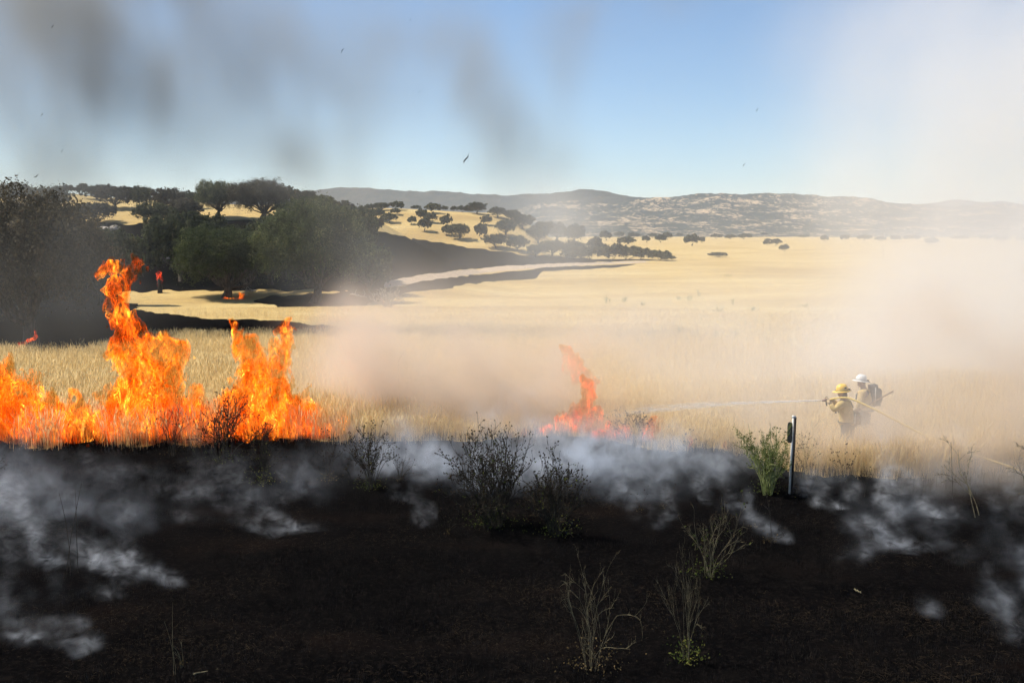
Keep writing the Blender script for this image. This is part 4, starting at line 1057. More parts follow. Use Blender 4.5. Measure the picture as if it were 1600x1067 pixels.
def shrub(label, px, py, wpx, hpx, stems, fork=3, stem_mat=None, leaf_mat=None, leaves=120, heads=True, lean=0.0, thick=.0105, top_w=1.0, seed=0, upleaf=0, leafz=.22, group='burnt shrubs on the black ground', straight=False, D=None, curl=1.0, cat='shrub', name='shrub', headsize=.014):
    g = G(px, py) if D is None else GD(px, D)
    s = g[1] / FPX; W, H = wpx * s * .5, hpx * s
    r = np.random.default_rng(500 + seed)
    root = empty(name, g); tag(root, label, cat, group)
    st = MB(); hd = MB(); tips = []; mids = []
    def grow(p, d, L, rad, lev):
        n = 7 if lev == 0 else 5
        pts = [p.copy()]; dd = d / np.linalg.norm(d)
        bend = r.normal(size=3) * .09 * curl; bend[2] += .02
        for k in range(n):
            dd = dd + bend + r.normal(size=3) * .055 * curl; dd /= np.linalg.norm(dd)
            pts.append(pts[-1] + dd * L / n)
        pts = np.array(pts); r2 = rad * (.55 if lev < 2 else .4)
        st.tube(pts, np.linspace(rad, r2, n + 1), 4 if rad > .004 else 3, False)
        mids.append(pts)
        if lev >= fork:
            if heads:
                # drooping tip with a seed head
                a = r.uniform(0, 6.28); q = pts[-1]
                tips.append(q)
            return
        m = 2 if lev else r.integers(2, 4)
        for k in range(m):
            j = r.integers(max(1, int(n * (.55 if lev == 0 else .35))), n + 1)
            side = r.normal(size=3); side -= side @ dd * dd; side /= np.linalg.norm(side)
            nd_ = dd + side * r.uniform(.30, .75) * curl; nd_[2] = abs(nd_[2]) * .9 + .12
            grow(pts[j], nd_, L * r.uniform(.38, .62), max(rad * .66, thick * .5), lev + 1)
        # the leader goes on
        if r.random() < .6 and lev: grow(pts[-1], dd, L * .5, max(r2, thick * .46), lev + 1)
    for i in range(stems):
        a = r.uniform(0, 6.28); u = math.sqrt(r.random())
        b = np.array([math.cos(a) * W * .30 * u, math.sin(a) * W * .26 * u, -.03])
        if straight: d = np.array([r.normal() * .05, r.normal() * .05, 1.0]); b[:2] *= 1.8
        else: d = np.array([math.cos(a) * u * .42 * top_w * W / H * 1.4 + lean, math.sin(a) * u * .42 * top_w, 1.0])
        L = H * r.uniform(.50, .66) if fork else H * r.uniform(.7, 1.0)
        grow(b, d, L, thick * r.uniform(.7, 1.25), 0)
    allp = np.concatenate(mids); zmax = np.percentile(allp[:, 2], 99.5); wmax = np.percentile(np.abs(allp[:, 0] - allp[:, 0].mean()), 99) + 1e-6
    fz = H / zmax; fx = min(1.6, max(.35, W / wmax)) if not straight else 1
    def fit(mb):
        mb.V = [v * np.array([fx, fx, fz], np.float32) for v in mb.V]
    fit(st)
    tag(st.build('stems', stem_mat or m_stem_black, root), kind='stuff')
    F3 = np.array([fx, fx, fz])
    if tips:
        T = np.array(tips) * F3
        V0 = np.array([[1, 0, 0], [-1, 0, 0], [0, 1, 0], [0, -1, 0], [0, 0, 1], [0, 0, -1]], float) * headsize
        T0 = np.array([[0, 2, 4], [2, 1, 4], [1, 3, 4], [3, 0, 4], [2, 0, 5], [1, 2, 5], [3, 1, 5], [0, 3, 5]])
        for q in T: hd.add(V0 * r.uniform(.6, 1.4) + q + r.normal(size=3) * .006, None, T0)
        tag(hd.build('seed_heads', m_head, root), kind='stuff')
    if leaves or upleaf:
        lf = MB()
        if leaves:
            q = r.normal(size=(leaves, 3)) * [W * .34, W * .28, H * leafz * .45]; q[:, 2] = np.abs(q[:, 2]) + .01
            lf.cards(q, .017, None, 1.0, True, seed)
        if upleaf:
            al = allp * F3; ii = r.integers(0, len(al), upleaf)
            lf.cards(al[ii] + r.normal(size=(upleaf, 3)) * .02, .019, None, 1.25, True, seed + 1)
        tag(lf.build('leaves', leaf_mat or m_shleaf, root), kind='stuff')
    return root
shrub('largest charred shrub, wide crown of curled black stems over yellow green base leaves', 772, 822, 146, 158, 62, 3, None, m_shleaf, 260, thick=.012, seed=1, top_w=1.25, upleaf=220)
shrub('charred shrub just right of the largest one, narrow at its foot', 868, 836, 108, 142, 40, 3, None, m_shleaf, 190, thick=.012, seed=2, top_w=1.3, upleaf=120)
shrub('black shrub standing in grey smoke left of the largest charred shrub', 580, 764, 80, 108, 24, 3, None, m_shleaf, 130, seed=3, upleaf=60)
shrub('thin bare shrub right of the smoke veiled black one', 626, 752, 36, 52, 5, 2, None, m_dryleaf, 30, seed=4)
shrub('charred shrub in front of the right end of the two tipped flame', 412, 756, 70, 118, 16, 3, None, m_shleaf, 160, seed=5, upleaf=30)
shrub('dark twiggy shrub in front of the broad second flame', 350, 722, 110, 112, 26, 3, None, m_shleaf, 140, seed=6, upleaf=30)
shrub('black twigs in front of the flames right of the tall column', 270, 712, 64, 92, 9, 2, None, m_dryleaf, 30, seed=7)
shrub('faint scorched shrub between the flames and the black shrub', 514, 752, 46, 84, 8, 2, m_stem_black, m_dryleaf, 120, seed=8)
shrub('pale bare shrub in the dark near foreground, lowest in the photo', 925, 1044, 150, 205, 11, 3, m_stem_pale, m_dryleaf, 160, seed=9, top_w=1.35, thick=.0052, headsize=.008)
shrub('tall shrub with black seed heads and green leaves along its foot', 1108, 900, 104, 130, 10, 3, m_stem_pale, m_shleaf, 170, seed=10, top_w=1.2, thick=.006, upleaf=60)
shrub('spindly pale shrub with crossing twigs over yellow leaves at the bottom', 1072, 1036, 90, 200, 8, 3, m_stem_pale, m_shleaf, 190, seed=11, top_w=1.0, thick=.0052, headsize=.007)
shrub('bright green leafy shrub left of the marker post', 1199, 772, 84, 112, 36, 3, m_stem_green, m_shleaf, 160, heads=False, seed=12, top_w=1.0, upleaf=1500, curl=.8, group='living shrubs near the post')
shrub('sparse dry brush behind the marker post', 1258, 748, 56, 92, 12, 3, m_stem_pale, m_dryleaf, 40, heads=False, seed=13, thick=.004, upleaf=120, group='living shrubs near the post')
shrub('little blackened sapling in the smoke below the green shrub', 1206, 850, 40, 90, 2, 2, None, m_dryleaf, 40, seed=14, thick=.006)
shrub('black shrub reaching in from the left edge', -14, 792, 70, 110, 12, 3, None, m_dryleaf, 30, seed=15)
shrub('three bare charred stalks rising out of the left smoke', 113, 896, 42, 150, 3, 0, None, m_dryleaf, 0, heads=False, seed=16, straight=True, thick=.007, curl=.4, name='bare_stalks', cat='stalks')
shrub('faint forked stalks behind the three bare ones', 134, 800, 26, 80, 3, 1, None, m_dryleaf, 0, heads=False, seed=17, thick=.004)
shrub('leafless dark sapling in white smoke near the right edge', 1534, 812, 90, 120, 2, 4, m_stem_pale, m_dryleaf, 0, heads=False, seed=18, thick=.0065, top_w=1.4)
shrub('second leafless sapling cut by the right edge', 1604, 812, 100, 130, 3, 4, m_stem_pale, m_dryleaf, 0, heads=False, seed=19, thick=.006, top_w=1.4)
shrub('single tall thin stalk left of the leafless sapling', 1489, 782, 12, 95, 1, 0, None, m_dryleaf, 0, heads=False, seed=20, straight=True, thick=.007, curl=.25, name='bare_stalk', cat='stalk')
shrub('thin twig with a few buds right of the post', 1350, 776, 20, 48, 2, 1, None, m_dryleaf, 0, seed=21, thick=.006)
shrub('scraggly blackened twigs at the grass edge right of the post', 1316, 752, 34, 60, 6, 2, None, m_dryleaf, 30, seed=22, thick=.004)
shrub('burning dark brush inside the red ground fire', 985, 690, 70, 52, 22, 3, None, m_dryleaf, 240, seed=23, thick=.005)
shrub('small black bent twigs above the black rise', 1078, 706, 44, 34, 6, 2, None, m_dryleaf, 20, seed=24, thick=.006, lean=-.5)
shrub('one long faint straw stalk near the bottom left', 272, 1050, 16, 120, 2, 0, m_stem_pale, m_dryleaf, 0, heads=False, seed=25, straight=True, thick=.003, curl=.3, name='bare_stalk', cat='stalk')
shrub('tiny green shoot by the bottom edge left', 285, 1040, 22, 42, 3, 1, m_stem_pale, m_dryleaf, 14, heads=False, seed=26, thick=.003)
for k, (a, b, lb) in enumerate([(1000, 800, 'small scorched weed in the smoke left of the seed head shrub'), (1036, 796, 'thin weed beside the scorched one'), (1176, 826, 'thin dark weed right of the seed head shrub'), (700, 835, 'scorched weed at the left foot of the largest shrub')]):
    shrub(lb, a, b, 26, 44, 3, 1, None, m_dryleaf, 20, seed=30 + k, thick=.004)
# green plants out in the dry field
for k, (a, b, w, h) in enumerate([(948, 474, 26, 14), (975, 472, 12, 9), (1005, 478, 10, 8), (1060, 468, 9, 7), (1077, 470, 14, 11), (1092, 463, 10, 12), (1120, 487, 26, 11), (1145, 476, 10, 12), (1175, 486, 16, 8), (1255, 480, 24, 7), (1138, 432, 18, 5),
                                 (1060, 520, 14, 12), (1118, 527, 12, 12), (1149, 530, 18, 16), (1114, 545, 12, 12), (1200, 540, 16, 14), (1232, 538, 12, 12), (1264, 540, 12, 10), (1305, 542, 16, 12)]):
    word = ['grey green weed in the farther row of the dry field', 'fresh green weed in the nearer row of the dry field'][b > 500]
    pos = ' %s' % ('leftmost', 'second from the left', 'third from the left', 'fourth from the left', 'fifth from the left', 'sixth from the left', 'seventh from the left', 'eighth from the left', 'ninth from the left', 'rightmost', 'alone farther out',
                   'leftmost', 'second from left', 'third and biggest', 'lower left of the biggest', 'right of the biggest', 'second right of the biggest', 'third right of the biggest', 'rightmost')[k]
    shrub(word + ',' + pos, a, b, w, h, 10, 1, m_stem_green, m_shleaf, 60, heads=False, seed=60 + k, thick=.012, upleaf=40, leafz=.9, group='weeds growing in the dry field', name='weed', cat='weed')
# dead fallen wood below the oaks
def log(label, pts, rad, mat=None, br=0, seed=0):
    r = np.random.default_rng(seed); P3 = [G(*q) for q in pts]; c = P3[0].copy()
    mb = MB(); a = np.array(P3) - c; a[:, 2] += rad
    q = np.linspace(0, 1, 8); L = np.array([np.interp(q, np.linspace(0, 1, len(a)), a[:, k]) for k in range(3)]).T
    L += r.normal(size=L.shape) * rad * .5
    mb.tube(L, np.linspace(rad, rad * .5, 8), 7)
    for k in range(br):
        j = r.integers(1, 7); d = r.normal(size=3); d[2] = abs(d[2]) + .5; d /= np.linalg.norm(d)
        mb.tube([L[j], L[j] + d * rad * 5, L[j] + d * rad * 9 + r.normal(size=3) * rad * 2], [rad * .4, rad * .25, rad * .1], 5)
    o = mb.build('fallen_branch', mat or m_palewood, None, True, c)
    return tag(o, label, 'branch', 'fallen wood')
log('pale fallen log behind the trunk of the forked oak', [(384, 457), (402, 456)], .16, None, 1, 1)
log('bent pale branch lying right of the broad oak trunk', [(548, 461), (572, 466)], .12, None, 3, 2)
log('pale straw coloured stick lying at the bottom left', [(302, 1054), (346, 1046)], .012, m_stem_pale, 0, 3)
log('short pale stick on the black ground right of centre', [(1335, 922), (1346, 928)], .012, m_stem_pale, 0, 4)
shrub('tangled dead brush pile at the right foot of the oaks', 604, 480, 60, 32, 24, 3, m_palewood, m_dryleaf, 40, heads=False, seed=90, thick=.03, group='dead brush', cat='brush pile', name='brush_pile')
shrub('dead hanging twigs beside the trunk of the forked oak', 384, 462, 34, 46, 16, 3, m_palewood, m_dryleaf, 0, heads=False, seed=91, thick=.02, group='dead brush', cat='brush pile', name='brush_pile')
# pale rocks on the black slope
m_rock = simple('pale_rock', (.22, .19, .16), (.42, .37, .32), 2.0, .9, .7, .1, .1)
def rock(label, px, py, w, h, seed):
    g = G(px, py); s = g[1] / FPX
    bm = bmesh.new(); bmesh.ops.create_icosphere(bm, subdivisions=3, radius=1)
    for v in bm.verts:
        c = np.array(v.co); k = 1 + .35 * float(N1.fbm(c[0] * 1.7 + seed, c[1] * 1.7, c[2] * 1.7, 3))
        v.co = Vector((c[0] * w * s * .5 * k, c[1] * w * s * .5 * k, max(-.3, c[2]) * h * s * k))
    me = bpy.data.meshes.new('rock'); bm.to_mesh(me); bm.free()
    return tag(link('rock', me, m_rock, None, g), label, 'rock', 'pale rocks on the black slope')
rock('broad pale rock slab high on the black slope', 160, 362, 34, 7, 1)
rock('smaller pale rock at the right end of the broad slab', 180, 358, 16, 5, 2)
rock('low pale rock band among the oaks above the burning stump', 245, 407, 30, 5, 3)
rock('pale stone right of the low rock band', 264, 404, 12, 4, 4)
rock('small pale rock on the slope above the rock band', 236, 381, 8, 4, 5)
# the burning stump
g = G(250, 458); mb = MB(); s = g[1] / FPX
mb.tube([(0, 0, -.1), (.05, 0, 10 * s), (-.1, 0, 22 * s)], [4.2 * s, 3.4 * s, 2.4 * s], 8); mb.tube([(0, 0, 14 * s), (4 * s, 0, 20 * s)], [1.6 * s, .8 * s], 5)
tag(mb.build('tree_stump', m_stem_black, None, False, g), 'short black burning stump behind the tall flame column', 'tree stump')
# white bird-like speck standing in the field: a thin pale stake
g = G(1297, 519); s = g[1] / FPX; mb = MB(); mb.tube([(0, 0, -.05), (.0, 0, 5 * s), (1.6 * s, 0, 11 * s)], [.8 * s, .8 * s, .6 * s], 6)
tag(mb.build('white_stake', simple('white_paint', (.6, .6, .58), (.8, .8, .78), 3), None, False, g), 'tiny white stake standing in the field above the firefighters', 'stake')
# flakes of ash in the air
mb_f = []
for k in range(2):
    mb = MB(); r = np.random.default_rng(k); q = np.linspace(0, 1, 5)
    pts = np.stack([q * .10 - .05, .012 * np.sin(q * 6 + k), .05 * q ** 2], 1); mb.tube(pts, [.002, .006, .007, .005, .001], 4); mb_f.append(mb.mesh('ash_flake'))
for k, (a, b, s_, rz) in enumerate([(728, 250, 1.4, .9), (534, 79, 1.1, 2.2), (57, 277, 1.2, .1), (641, 32, .5, 1), (82, 42, .6, 1.2), (715, 172, .6, 1.8), (655, 145, .6, .3), (382, 57, .6, .7), (66, 180, .6, .5), (502, 120, .5, 1), (1182, 172, .8, 1.6), (1162, 258, .7, 2.4), (836, 276, .9, 1.5), (890, 274, .8, 1.5),
                                (590, 255, .5, .2), (365, 266, .5, .9), (998, 60, .5, 1.4), (625, 230, .6, .4), (96, 236, .5, 2), (948, 148, .5, .7)]):
    o = link('ash_flake', mb_f[k % 2], m_char, None, P(a, b, 15 + (k * 7) % 9)); o.scale = (s_,) * 3; o.rotation_euler = (rz * .7, -rz, rz)
    if k in (7, 9, 12, 13, 14, 15, 17): bpy.data.objects.remove(o); continue
    tag(o, ('large curled' if k < 3 else 'speck sized') + ' black ash flake floating in the sky, ' + ['above the middle of the field', 'high left of the middle', 'over the huge left oak', 'at the top left of the middle', 'in the top left corner smoke', 'near the dark central streak', 'left of the central streak', 'high over the round oaks',
        'over the left edge', 'upper left of the central streak', 'in the bluest sky at the right', 'below the bluest sky', 'low above the hills, left of two', 'low above the hills, right of two', 'low over the wooded ridge', 'over the wide terrace oak', 'near the top right of the middle', 'over the wooded ridge',
        'lower left sky', 'right of the central streak'][k], 'ash flake', 'ash flakes in the air')
# ================================================================= FIREFIGHTERS, HOSE, WATER, MARKER POST
m_skin = simple('skin', (.34, .20, .14), (.42, .26, .18), 20, .6, .1, .001, .3)
m_yellow_cloth = simple('yellow_cloth', (.40, .29, .11), (.54, .40, .17), 12, .9, .6, .01, .1)
m_tan_cloth = simple('tan_cloth', (.42, .30, .13), (.55, .41, .19), 12, .9, .6, .01, .1)
m_navy = simple('dark_trousers', (.030, .038, .050), (.060, .070, .085), 14, .9, .6, .01, .1)
m_pack = simple('dark_pack', (.045, .052, .062), (.085, .092, .10), 18, .85, .5, .01, .2)
m_helm_y = simple('yellow_helmet', (.72, .45, .06), (.80, .52, .09), 8, .35, .1, .002, .5)
m_helm_w = simple('white_helmet', (.74, .74, .72), (.80, .80, .78), 8, .35, .1, .002, .5)
m_glove = simple('leather_glove', (.30, .22, .13), (.42, .32, .20), 20, .8, .3, .003, .2)
m_boot = simple('black_boot', (.012, .011, .010), (.03, .027, .024), 20, .6, .3, .003, .3)
m_hair = simple('dark_hair', (.015, .011, .008), (.04, .03, .02), 60, .8, .3, .002, .2)
m_dark = simple('black_plastic', (.012, .012, .013), (.03, .03, .032), 10, .5, .1, .001, .4)
m_band = simple('pale_strap', (.5, .5, .46), (.62, .62, .58), 30, .7, .2, .001, .2)
m_brass = simple('nozzle_metal', (.16, .10, .08), (.28, .2, .16), 20, .4, .1, .001, .5)

def skinned(name, verts, edges, radii, mat, parent, sub=2, root=0):
    me = bpy.data.meshes.new(name); me.from_pydata([tuple(v) for v in verts], edges, []); me.update()
    o = bpy.data.objects.new(name, me); C.objects.link(o)
    md = o.modifiers.new('skin', 'SKIN'); md.use_smooth_shade = True
    for k, v in enumerate(me.skin_vertices[0].data):
        rr = radii[k]; v.radius = (rr, rr) if not isinstance(rr, tuple) else rr; v.use_root = (k == root)
    s = o.modifiers.new('sub', 'SUBSURF'); s.levels = s.render_levels = sub
    bpy.context.view_layer.update()
    dg = bpy.context.evaluated_depsgraph_get()
    m2 = bpy.data.meshes.new_from_object(o.evaluated_get(dg), depsgraph=dg); m2.name = name
    m2.materials.clear(); m2.materials.append(mat)
    bpy.data.objects.remove(o); bpy.data.meshes.remove(me)
    return link(name, m2, None, parent)
def ellipsoid(name, c, r3, mat, parent, f=None, seg=24, rings=16):
    bm = bmesh.new(); bmesh.ops.create_uvsphere(bm, u_segments=seg, v_segments=rings, radius=1)
    for v in bm.verts:
        p = Vector((v.co.x * r3[0], v.co.y * r3[1], v.co.z * r3[2]))
        if f: p = f(p, v.co.copy())
        v.co = p + Vector(c)
    for q in bm.faces: q.smooth = True
    me = bpy.data.meshes.new(name); bm.to_mesh(me); bm.free()
    return link(name, me, mat, parent)
def helmet(c, mat, parent, tilt, badge):
    """hard hat: domed shell with ridge, full brim, headlamp and badge; the figure faces -x"""
    R_ = Matrix.Rotation(tilt, 3, 'Y')
    bm = bmesh.new(); n = 32
    prof = [(.0, .150), (.04, .148), (.075, .135), (.103, .108), (.120, .070), (.127, .03), (.130, .0), (.150, -.008), (.182, -.020), (.186, -.028), (.150, -.018), (.124, -.012)]
    rings = []
    for r_, z in prof:
        ring = []
        for k in range(n):
            a = 2 * math.pi * k / n
            ex = 1.14 + (.12 if r_ > .14 and math.cos(a) < -.3 else 0)
            zz = z + (.010 if abs(math.sin(a)) < .16 and r_ < .125 else 0)
            ring.append(bm.verts.new(R_ @ Vector((r_ * math.cos(a) * ex * .93, r_ * math.sin(a) * .93, zz * .95)) + Vector(c)))
        rings.append(ring)
    for a, b in zip(rings[:-1], rings[1:]):
        for k in range(n): bm.faces.new((a[k], a[(k + 1) % n], b[(k + 1) % n], b[k])).smooth = True
    bmesh.ops.remove_doubles(bm, verts=bm.verts, dist=.0005)
    bmesh.ops.recalc_face_normals(bm, faces=bm.faces)
    me = bpy.data.meshes.new('helmet'); bm.to_mesh(me); bm.free()
    h = link('helmet', me, mat, parent)
    mb = MB(); th = np.linspace(0, 2 * np.pi, 25)
    mb.tube([np.array(R_ @ Vector((.150 * math.cos(a), .133 * math.sin(a), .012))) + c for a in th], .006, 6); mb.build('band', m_dark, h, True)
    mb = MB(); mb.box(np.array(R_ @ Vector((.155, 0, .01))) + c, (.05, .05, .035)); mb.box(np.array(R_ @ Vector((.19, 0, -.02))) + c, (.03, .06, .02)); mb.build('goggle_clip', m_dark, h)
    if badge:
        mb = MB(); mb.box(np.array(R_ @ Vector((.045, -.114, .065))) + c, (.045, .012, .035), Matrix.Rotation(.35, 3, 'X')); mb.build('badge', m_dark, h)
    return h

def head(c, parent_v):  # helper geometry appended to the body
    pass
def person(label, px, py, D, J, colors, hat, pack, seed, group='firefighters in the dry grass'):
    """J: joints in metres, x to the right of the photo, y away, z up; facing -x"""
    g = GD(px, D); root = empty('person', g); tag(root, label, 'person', group)
    A = {k: np.array(v, float) for k, v in J.items()}
    # body: one continuous skin, head to hands
    names = ['pelvis', 'waist', 'chest', 'neck', 'head', 'crown', 'shL', 'elL', 'wrL', 'paL', 'shR', 'elR', 'wrR', 'paR', 'hipL', 'knL', 'anL', 'toL', 'hipR', 'knR', 'anR', 'toR']
    rad = {'pelvis': .13, 'waist': .12, 'chest': .14, 'neck': .058, 'head': .088, 'crown': .078, 'shL': .07, 'elL': .042, 'wrL': .028, 'paL': .034, 'shR': .07, 'elR': .042, 'wrR': .028, 'paR': .034,
           'hipL': .09, 'knL': .058, 'anL': .04, 'toL': .035, 'hipR': .09, 'knR': .058, 'anR': .04, 'toR': .035}
    V = [A[n] for n in names]; ix = {n: k for k, n in enumerate(names)}
    E = [(a, b) for a, b in (('pelvis', 'waist'), ('waist', 'chest'), ('chest', 'neck'), ('neck', 'head'), ('head', 'crown'), ('chest', 'shL'), ('shL', 'elL'), ('elL', 'wrL'), ('wrL', 'paL'), ('chest', 'shR'), ('shR', 'elR'), ('elR', 'wrR'), ('wrR', 'paR'),
                             ('pelvis', 'hipL'), ('hipL', 'knL'), ('knL', 'anL'), ('anL', 'toL'), ('pelvis', 'hipR'), ('hipR', 'knR'), ('knR', 'anR'), ('anR', 'toR'))]
    E = [(ix[a], ix[b]) for a, b in E]; Rr = [rad[n] for n in names]
    # face: nose, chin, brow and ears grow out of the head; fingers out of the palms
    fd = A['face']
    side = np.array([-fd[1], fd[0], 0]); side /= np.linalg.norm(side)
    hd = A['head']
    for off, q in ((fd * .085 + [0, 0, .02], .016), (fd * .060 - [0, 0, .065], .030)):
        V.append(hd + off); Rr.append(q); E.append((ix['head'], len(V) - 1))
    for s_ in (-1, 1):
        V.append(hd + side * s_ * .088 + [0, 0, .0]); Rr.append((.012, .02)); E.append((ix['head'], len(V) - 1))
    body = skinned('body', V, E, Rr, m_skin, root, 2, 0)
    # hands: five separate curled fingers each
    for s_ in 'LR':
        w, p = A['wr' + s_], A['pa' + s_]; d = (p - w) / np.linalg.norm(p - w); n = A['grip' + s_]; n = n / np.linalg.norm(n)
        b = np.cross(d, n); b /= np.linalg.norm(b)
        mb = MB()
        for k, L in enumerate((.070, .078, .074, .058)):
            q0 = p + b * (k - 1.5) * .021 + d * .015
            mb.tube([q0, q0 + d * L * .5 + n * .006, q0 + d * L * .75 + n * L * .45, q0 + d * L * .45 + n * L * .85], [.011, .011, .010, .008], 8)
        q0 = w + d * .02 - b * .03
        mb.tube([q0, q0 - b * .025 + d * .03 + n * .015, q0 - b * .010 + d * .055 + n * .04], [.013, .012, .009], 8)
        mb.tube([w - d * .02, w + d * .03, p + d * .02], [.036, .044, .040], 10)
        mb.build('glove', m_glove, root, True)
    hz = [A['waist'] - [0, 0, .10], A['waist'] + [0, 0, .02], A['chest'], A['chest'] * .45 + A['neck'] * .55, A['neck'] - [0, 0, .015], A['shL'], A['elL'], A['wrL'] * .92 + A['elL'] * .08, A['shR'], A['elR'], A['wrR'] * .92 + A['elR'] * .08, A['pelvis']]
    skinned('jacket', hz, [(0, 1), (1, 2), (2, 3), (3, 4), (2, 5), (5, 6), (6, 7), (2, 8), (8, 9), (9, 10), (0, 11)], [.19, .17, .18, .13, .075, .10, .075, .05, .10, .075, .05, .21], colors[0], root, 2, 2)
    hz = [A['pelvis'] + [0, 0, .14], A['pelvis'], A['hipL'], A['knL'], A['anL'] + [0, 0, .06], A['hipR'], A['knR'], A['anR'] + [0, 0, .06]]
    skinned('trousers', hz, [(0, 1), (1, 2), (2, 3), (3, 4), (1, 5), (5, 6), (6, 7)], [.165, .165, .115, .085, .075, .115, .085, .075], colors[1], root, 2, 1)
    for s_ in 'LR':
        a, t = A['an' + s_], A['to' + s_]
        skinned('boot', [a + [0, 0, .16], a + [0, 0, .02], t, t + (t - a) * .25], [(0, 1), (1, 2), (2, 3)], [.06, .055, .048, .04], m_boot, root, 2, 1)
    # hair and neck cover
    ellipsoid('hair', hd + np.array([0, 0, .035]) - fd * .028, (.100, .092, .098), m_hair, root)
    if hat[1]:
        ellipsoid('neck_shroud', hd - fd * .045 - np.array([0, 0, .055]), (.085, .098, .095), m_pack, root)
    helmet(hd + np.array([0, 0, .062]) - fd * .008, hat[0], root, hat[2], hat[1])
    # belt, straps
    mb = MB(); th = np.linspace(0, 2 * np.pi, 21); cc = A['pelvis'] * .5 + A['waist'] * .5
    mb.tube([cc + np.array([math.cos(a) * .195, math.sin(a) * .185, 0]) for a in th], .018, 6); mb.build('belt', m_dark, root, True)
    for s_ in ('L', 'R'):
        mb = MB(); sh = A['sh' + s_]; q = A['chest'] * .35 + sh * .65
        mb.tube([q + [-.16, 0, -.20], q + [-.15, 0, -.02], q + [-.04, 0, .115], q + [.10, 0, .07], q + [.17, 0, -.08]], .018, 6); mb.build('shoulder_strap', m_pack, root, True)
    # pack
    pc, ps, tilt = pack
    bm = bmesh.new(); bmesh.ops.create_cube(bm, size=1); bmesh.ops.bevel(bm, geom=bm.edges[:] + bm.verts[:], offset=.22, segments=4, affect='EDGES')
    for v in bm.verts:
        v.co = Matrix.Rotation(tilt, 3, 'Y') @ Vector((v.co.x * ps[0], v.co.y * ps[1], v.co.z * ps[2])) + Vector(pc)
    for q in bm.faces: q.smooth = True
    me = bpy.data.meshes.new('pack'); bm.to_mesh(me); bm.free(); pk = link('pack', me, m_pack, root)
    mb = MB(); pc = np.array(pc); mb.box(pc + [.02, -ps[1] * .5, 0], (ps[0] * .6, .03, ps[2] * .6)); mb.build('pocket', m_pack, pk)
    mb = MB(); mb.tube([pc + [-.05, -ps[1] * .53, ps[2] * .42], pc + [-.05, -ps[1] * .56, 0], pc + [-.05, -ps[1] * .53, -ps[2] * .3]], .012, 5); mb.build('strap', m_band, pk)
    return root, g

DA = 22.3; ga = GD(1322, DA)
def LP(px, py, D, g):
    return P(px, py, D) - g
lp = lambda px, py, dy=0.0: tuple(LP(px, py, DA + dy, ga))
nz = np.array(lp(1290, 625, -.10))
J1 = dict(pelvis=lp(1324, 666), waist=lp(1323, 652), chest=lp(1322, 634), neck=lp(1318, 622), head=lp(1315, 614), crown=lp(1316, 607),
          shL=lp(1315, 631, -.20), elL=lp(1303, 641, -.30), wrL=lp(1297, 630, -.22), paL=lp(1294, 627, -.14), shR=lp(1321, 630, .19), elR=lp(1309, 634, .26), wrR=lp(1302, 626, .05), paR=lp(1299, 624, -.02),
          hipL=lp(1322, 671, -.10), knL=lp(1317, 699, -.14), anL=lp(1322, 727, -.13), toL=lp(1312, 730, -.15), hipR=lp(1328, 671, .10), knR=lp(1326, 700, .14), anR=lp(1333, 727, .16), toR=lp(1323, 730, .16),
          face=(-.97, .10, -.08), gripL=(0, .9, .3), gripR=(0, -.6, -.7))
for k in ('anL', 'anR'): J1[k] = (J1[k][0], J1[k][1], .08)
for k in ('toL', 'toR'): J1[k] = (J1[k][0], J1[k][1], .04)
person('firefighter in a yellow helmet aiming the hose nozzle at the fire', 1322, 731, DA, J1, (m_yellow_cloth, m_navy), (m_helm_y, True, -.10), ((ga[0] * 0 + .26, .02, 1.02), (.24, .34, .34), .25), 1)
DB = 24.2; gb = GD(1352, DB)
lq = lambda px, py, dy=0.0: tuple(LP(px, py, DB + dy, gb))
J2 = dict(pelvis=lq(1352, 646), waist=lq(1353, 634), chest=lq(1352, 618), neck=lq(1349, 605), head=lq(1345, 598), crown=lq(1346, 592),
          shL=lq(1346, 613, -.20), elL=lq(1344, 629, -.30), wrL=lq(1339, 638, -.25), paL=lq(1335, 641, -.22), shR=lq(1352, 612, .20), elR=lq(1350, 628, .28), wrR=lq(1344, 634, .12), paR=lq(1341, 632, .05),
          hipL=lq(1349, 651, -.10), knL=lq(1343, 676, -.16), anL=lq(1349, 700, -.12), toL=lq(1340, 703, -.14), hipR=lq(1354, 651, .10), knR=lq(1350, 677, .12), anR=lq(1358, 700, .16), toR=lq(1349, 703, .16),
          face=(-.93, .05, -.28), gripL=(-.3, .5, -.6), gripR=(0, -.7, .5))
for k in ('anL', 'anR'): J2[k] = (J2[k][0], J2[k][1], .08)
for k in ('toL', 'toR'): J2[k] = (J2[k][0], J2[k][1], .04)
person('firefighter in a white helmet with a bulky dark pack, looking down behind', 1352, 703, DB, J2, (m_tan_cloth, m_navy), (m_helm_w, False, .12), ((.27, 0, 1.30), (.30, .40, .52), -.18), 2)
# hand tool carried by the second firefighter
a, b = P(1341, 641, DB - .2), P(1396, 611, DB - .35); mb = MB(); mb.tube([np.zeros(3), (b - a) * .5, b - a], .016, 8)
tl = empty('hand_tool', a); tag(tl, 'long wooden handled tool held by the firefighter in the white helmet', 'hand tool')
mb.build('handle', simple('tool_handle', (.16, .08, .05), (.26, .14, .09), 20, .6), tl, True)
mb = MB(); mb.box((-.03, 0, .01), (.16, .03, .10)); mb.build('blade', m_brass, tl)
